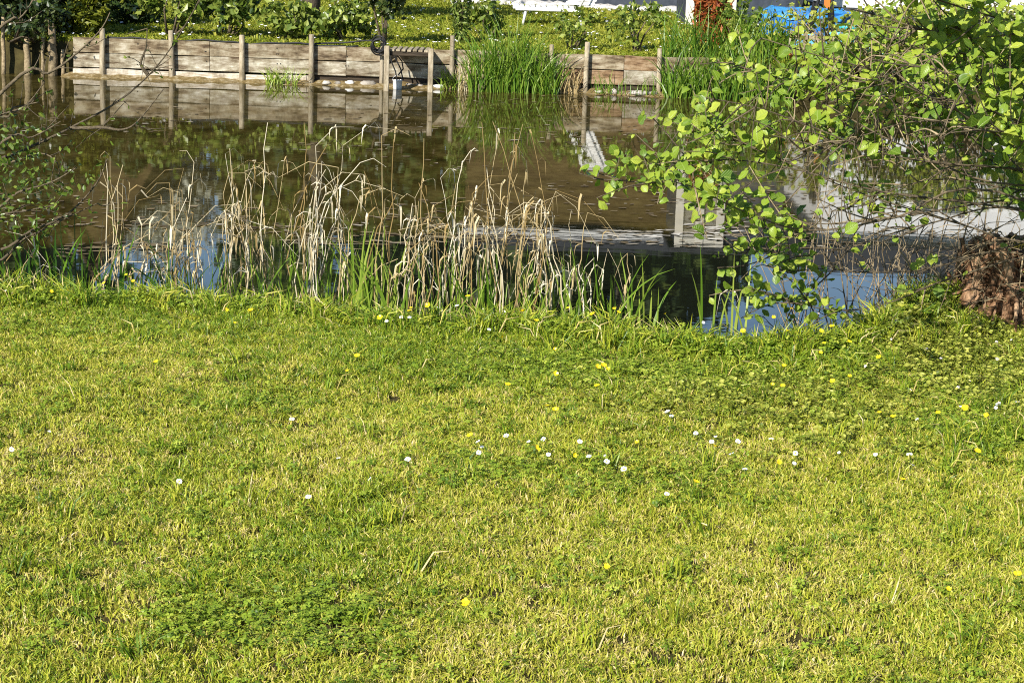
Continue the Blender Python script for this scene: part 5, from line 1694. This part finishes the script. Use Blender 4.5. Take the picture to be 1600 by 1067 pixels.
# ------------------------------------------------------------------ flowers in the lawn
def daisy_mesh(mat_name, seed, petals=14, rad=.0105):
    r = np.random.default_rng(seed)
    mb = MB()
    for k in range(petals):
        a = 2 * math.pi * k / petals + r.normal(0, .08)
        d, s_ = Vector((math.cos(a), math.sin(a), 0)), Vector((-math.sin(a), math.cos(a), 0))
        L_ = rad * r.uniform(.9, 1.1); w = rad * .30; up = r.uniform(.0, .35) * rad
        mb.add([d * rad * .25 - s_ * w * .5, d * rad * .25 + s_ * w * .5, d * L_ * .8 + s_ * w + Vector((0, 0, up * .7)), d * L_ + Vector((0, 0, up)), d * L_ * .8 - s_ * w + Vector((0, 0, up * .7))], [(0, 1, 2, 3, 4)], 0)
    n = 8
    vs = [(rad * .33 * math.cos(t), rad * .33 * math.sin(t), .0008) for t in np.linspace(0, 6.28, n + 1)[:-1]] + [(0, 0, .0028)]
    mb.add(vs, [(k, (k + 1) % n, n) for k in range(n)], 1)
    mb.tube([(0, 0, 0), (.003, .002, -.03), (.004, .004, -.085)], .0011, 5, 2)
    return mb.mesh('daisy', [MAT[mat_name], MAT['petal_yellow'], MAT['stem_green']])

def buttercup_mesh(seed, rad=.0125):
    r = np.random.default_rng(seed)
    mb = MB()
    for k in range(5):
        a = 2 * math.pi * k / 5 + r.normal(0, .1)
        d, s_ = Vector((math.cos(a), math.sin(a), 0)), Vector((-math.sin(a), math.cos(a), 0))
        w = rad * .62
        z1, z2 = rad * .35, rad * .62
        mb.add([d * .001, d * rad * .55 - s_ * w * .8 + Vector((0, 0, z1)), d * rad - s_ * w * .6 + Vector((0, 0, z2)), d * rad * 1.05 + s_ * w * .1 + Vector((0, 0, z2)), d * rad * .98 + s_ * w * .65 + Vector((0, 0, z2)), d * rad * .55 + s_ * w * .8 + Vector((0, 0, z1))], [(0, 1, 2, 3, 4, 5)], 0)
    mb.tube([(0, 0, 0), (.004, .002, -.05), (.002, .006, -.14)], .0011, 5, 1)
    return mb.mesh('buttercup', [MAT['petal_yellow'], MAT['stem_green']])
DAISY = [daisy_mesh('petal_white', 1 + k, rad=.0095 + .0012 * k) for k in range(4)]
LILAC = [daisy_mesh('petal_lilac', 11 + k, petals=5, rad=.009) for k in range(3)]
BUTTER = [buttercup_mesh(21 + k) for k in range(4)]
r = np.random.default_rng(131)
ORD = ('first second third fourth fifth sixth seventh eighth ninth tenth eleventh twelfth thirteenth fourteenth fifteenth sixteenth seventeenth '
       'eighteenth nineteenth twentieth').split()
ORD += ['twenty-' + w for w in ORD[:9]] + ['thirtieth'] + ['thirty-' + w for w in ORD[:9]]
def flowers(name, meshes, spots, stem, labeler, cat, group):
    names = [labeler(*q) for q in spots]
    for k, (px, py) in enumerate(spots):
        same = sorted([spots[j] for j in range(len(spots)) if names[j] == names[k]])
        lab = names[k] if len(same) == 1 else names[k] + ', %s from the left' % ORD[same.index((px, py))]
        q = at(px, py, LAWN_Z + stem)
        for _ in range(4):                                         # taller stems in the rough grass of the edge
            st = stem + .06 * float(smooth(1 - (edge_y(q[0]) - q[1]) / .7))
            q = at(px, py, max(float(ground_z(q[0], min(q[1], float(edge_y(q[0])) + .15))), .05) + st)
        o = link(name, meshes[k % len(meshes)])
        o.location = Vector([float(c) for c in q])
        o.rotation_euler = (r.normal(.35, .3), r.normal(-.15, .3), r.uniform(-.6, .6))
        s_ = r.uniform(.65, 1.15)
        o.scale = (s_, s_, s_)
        tag(o, lab, cat, group)
DS = [(77, 674), (18, 702), (456, 655), (529, 716), (578, 748), (482, 776), (280, 752), (637, 718), (747, 690), (753, 698), (748, 707), (791, 681), (826, 690), (857, 710), (849, 686), (906, 690), (920, 713), (946, 712),
      (948, 721), (975, 733), (962, 727), (1043, 643), (1049, 650), (1042, 772), (1087, 677), (1118, 682), (1112, 690), (1153, 690), (1205, 686), (1143, 709), (1243, 708), (1241, 724), (1311, 707), (1368, 710), (1421, 710), (1426, 727),
      (1164, 733), (1501, 635), (1556, 637), (1560, 631), (1433, 655), (1590, 628), (682, 480), (714, 478), (755, 483), (790, 486), (764, 515), (627, 496), (604, 502), (640, 496), (1099, 504), (8, 455)]
def dl(px, py):
    if py < 530: return 'small white daisy at the grassy edge below the reeds' if px > 300 else 'small white daisy at the far left end of the water edge'
    if px < 700: return 'lone white daisy in the left half of the lawn'
    if px > 1480: return 'white daisy in the weeds below the stump'
    return 'white daisy in the loose band of daisies across the lawn'
flowers('daisy', DAISY, DS, .056, dl, 'flower', 'daisies in the lawn')
LS = [(1279, 490), (1286, 505), (1325, 506), (1341, 500), (1310, 516), (1366, 503), (1375, 527), (1424, 520), (1427, 492), (1392, 530), (1352, 572), (1580, 531), (1557, 534), (1558, 561), (1515, 595), (1497, 605), (1534, 614), (1422, 609), (1400, 500), (1412, 508), (1470, 560), (1448, 545)]
flowers('lilac_flower', LILAC, LS, .06, lambda a, b: 'tiny pale lilac flower among the weeds near the stump', 'flower', 'lilac flowers near the stump')
BS = [(203, 433), (197, 430), (208, 440), (163, 443), (80, 456), (106, 455), (353, 485), (392, 486), (367, 505), (142, 530), (244, 566), (594, 497), (640, 487), (669, 478), (642, 482), (731, 464), (888, 482), (926, 492), (960, 483), (966, 489),
      (1040, 491), (817, 487), (838, 502), (786, 527), (867, 546), (868, 584), (793, 602), (558, 557), (543, 580), (934, 574), (943, 572), (950, 576), (933, 604), (855, 635), (868, 641), (735, 681), (838, 701), (898, 711), (996, 691), (1161, 518),
      (1231, 518), (1209, 496), (1236, 483), (1232, 493), (1283, 518), (1300, 511), (1288, 537), (1327, 535), (1282, 552), (1373, 559), (1225, 572), (1301, 596), (1328, 588), (1374, 645), (1395, 652), (1466, 646), (1508, 638), (1541, 649), (1527, 706),
      (1118, 698), (1217, 722), (1087, 754), (1410, 750), (948, 885), (728, 942), (1590, 898), (1482, 920), (1207, 601), (1223, 604)]
def bl(px, py):
    if py > 840: return 'single yellow buttercup in the near part of the lawn'
    if px < 300: return 'yellow buttercup at the left end of the bank'
    if py < 512: return 'yellow buttercup standing at the water edge below the reeds' if px < 1100 else 'yellow buttercup at the water edge below the hanging alder'
    if px > 1100: return 'yellow buttercup in the green weedy strip at the right'
    return 'yellow buttercup in the middle of the lawn'
flowers('buttercup', BUTTER, BS, .112, bl, 'flower', 'buttercups in the lawn')
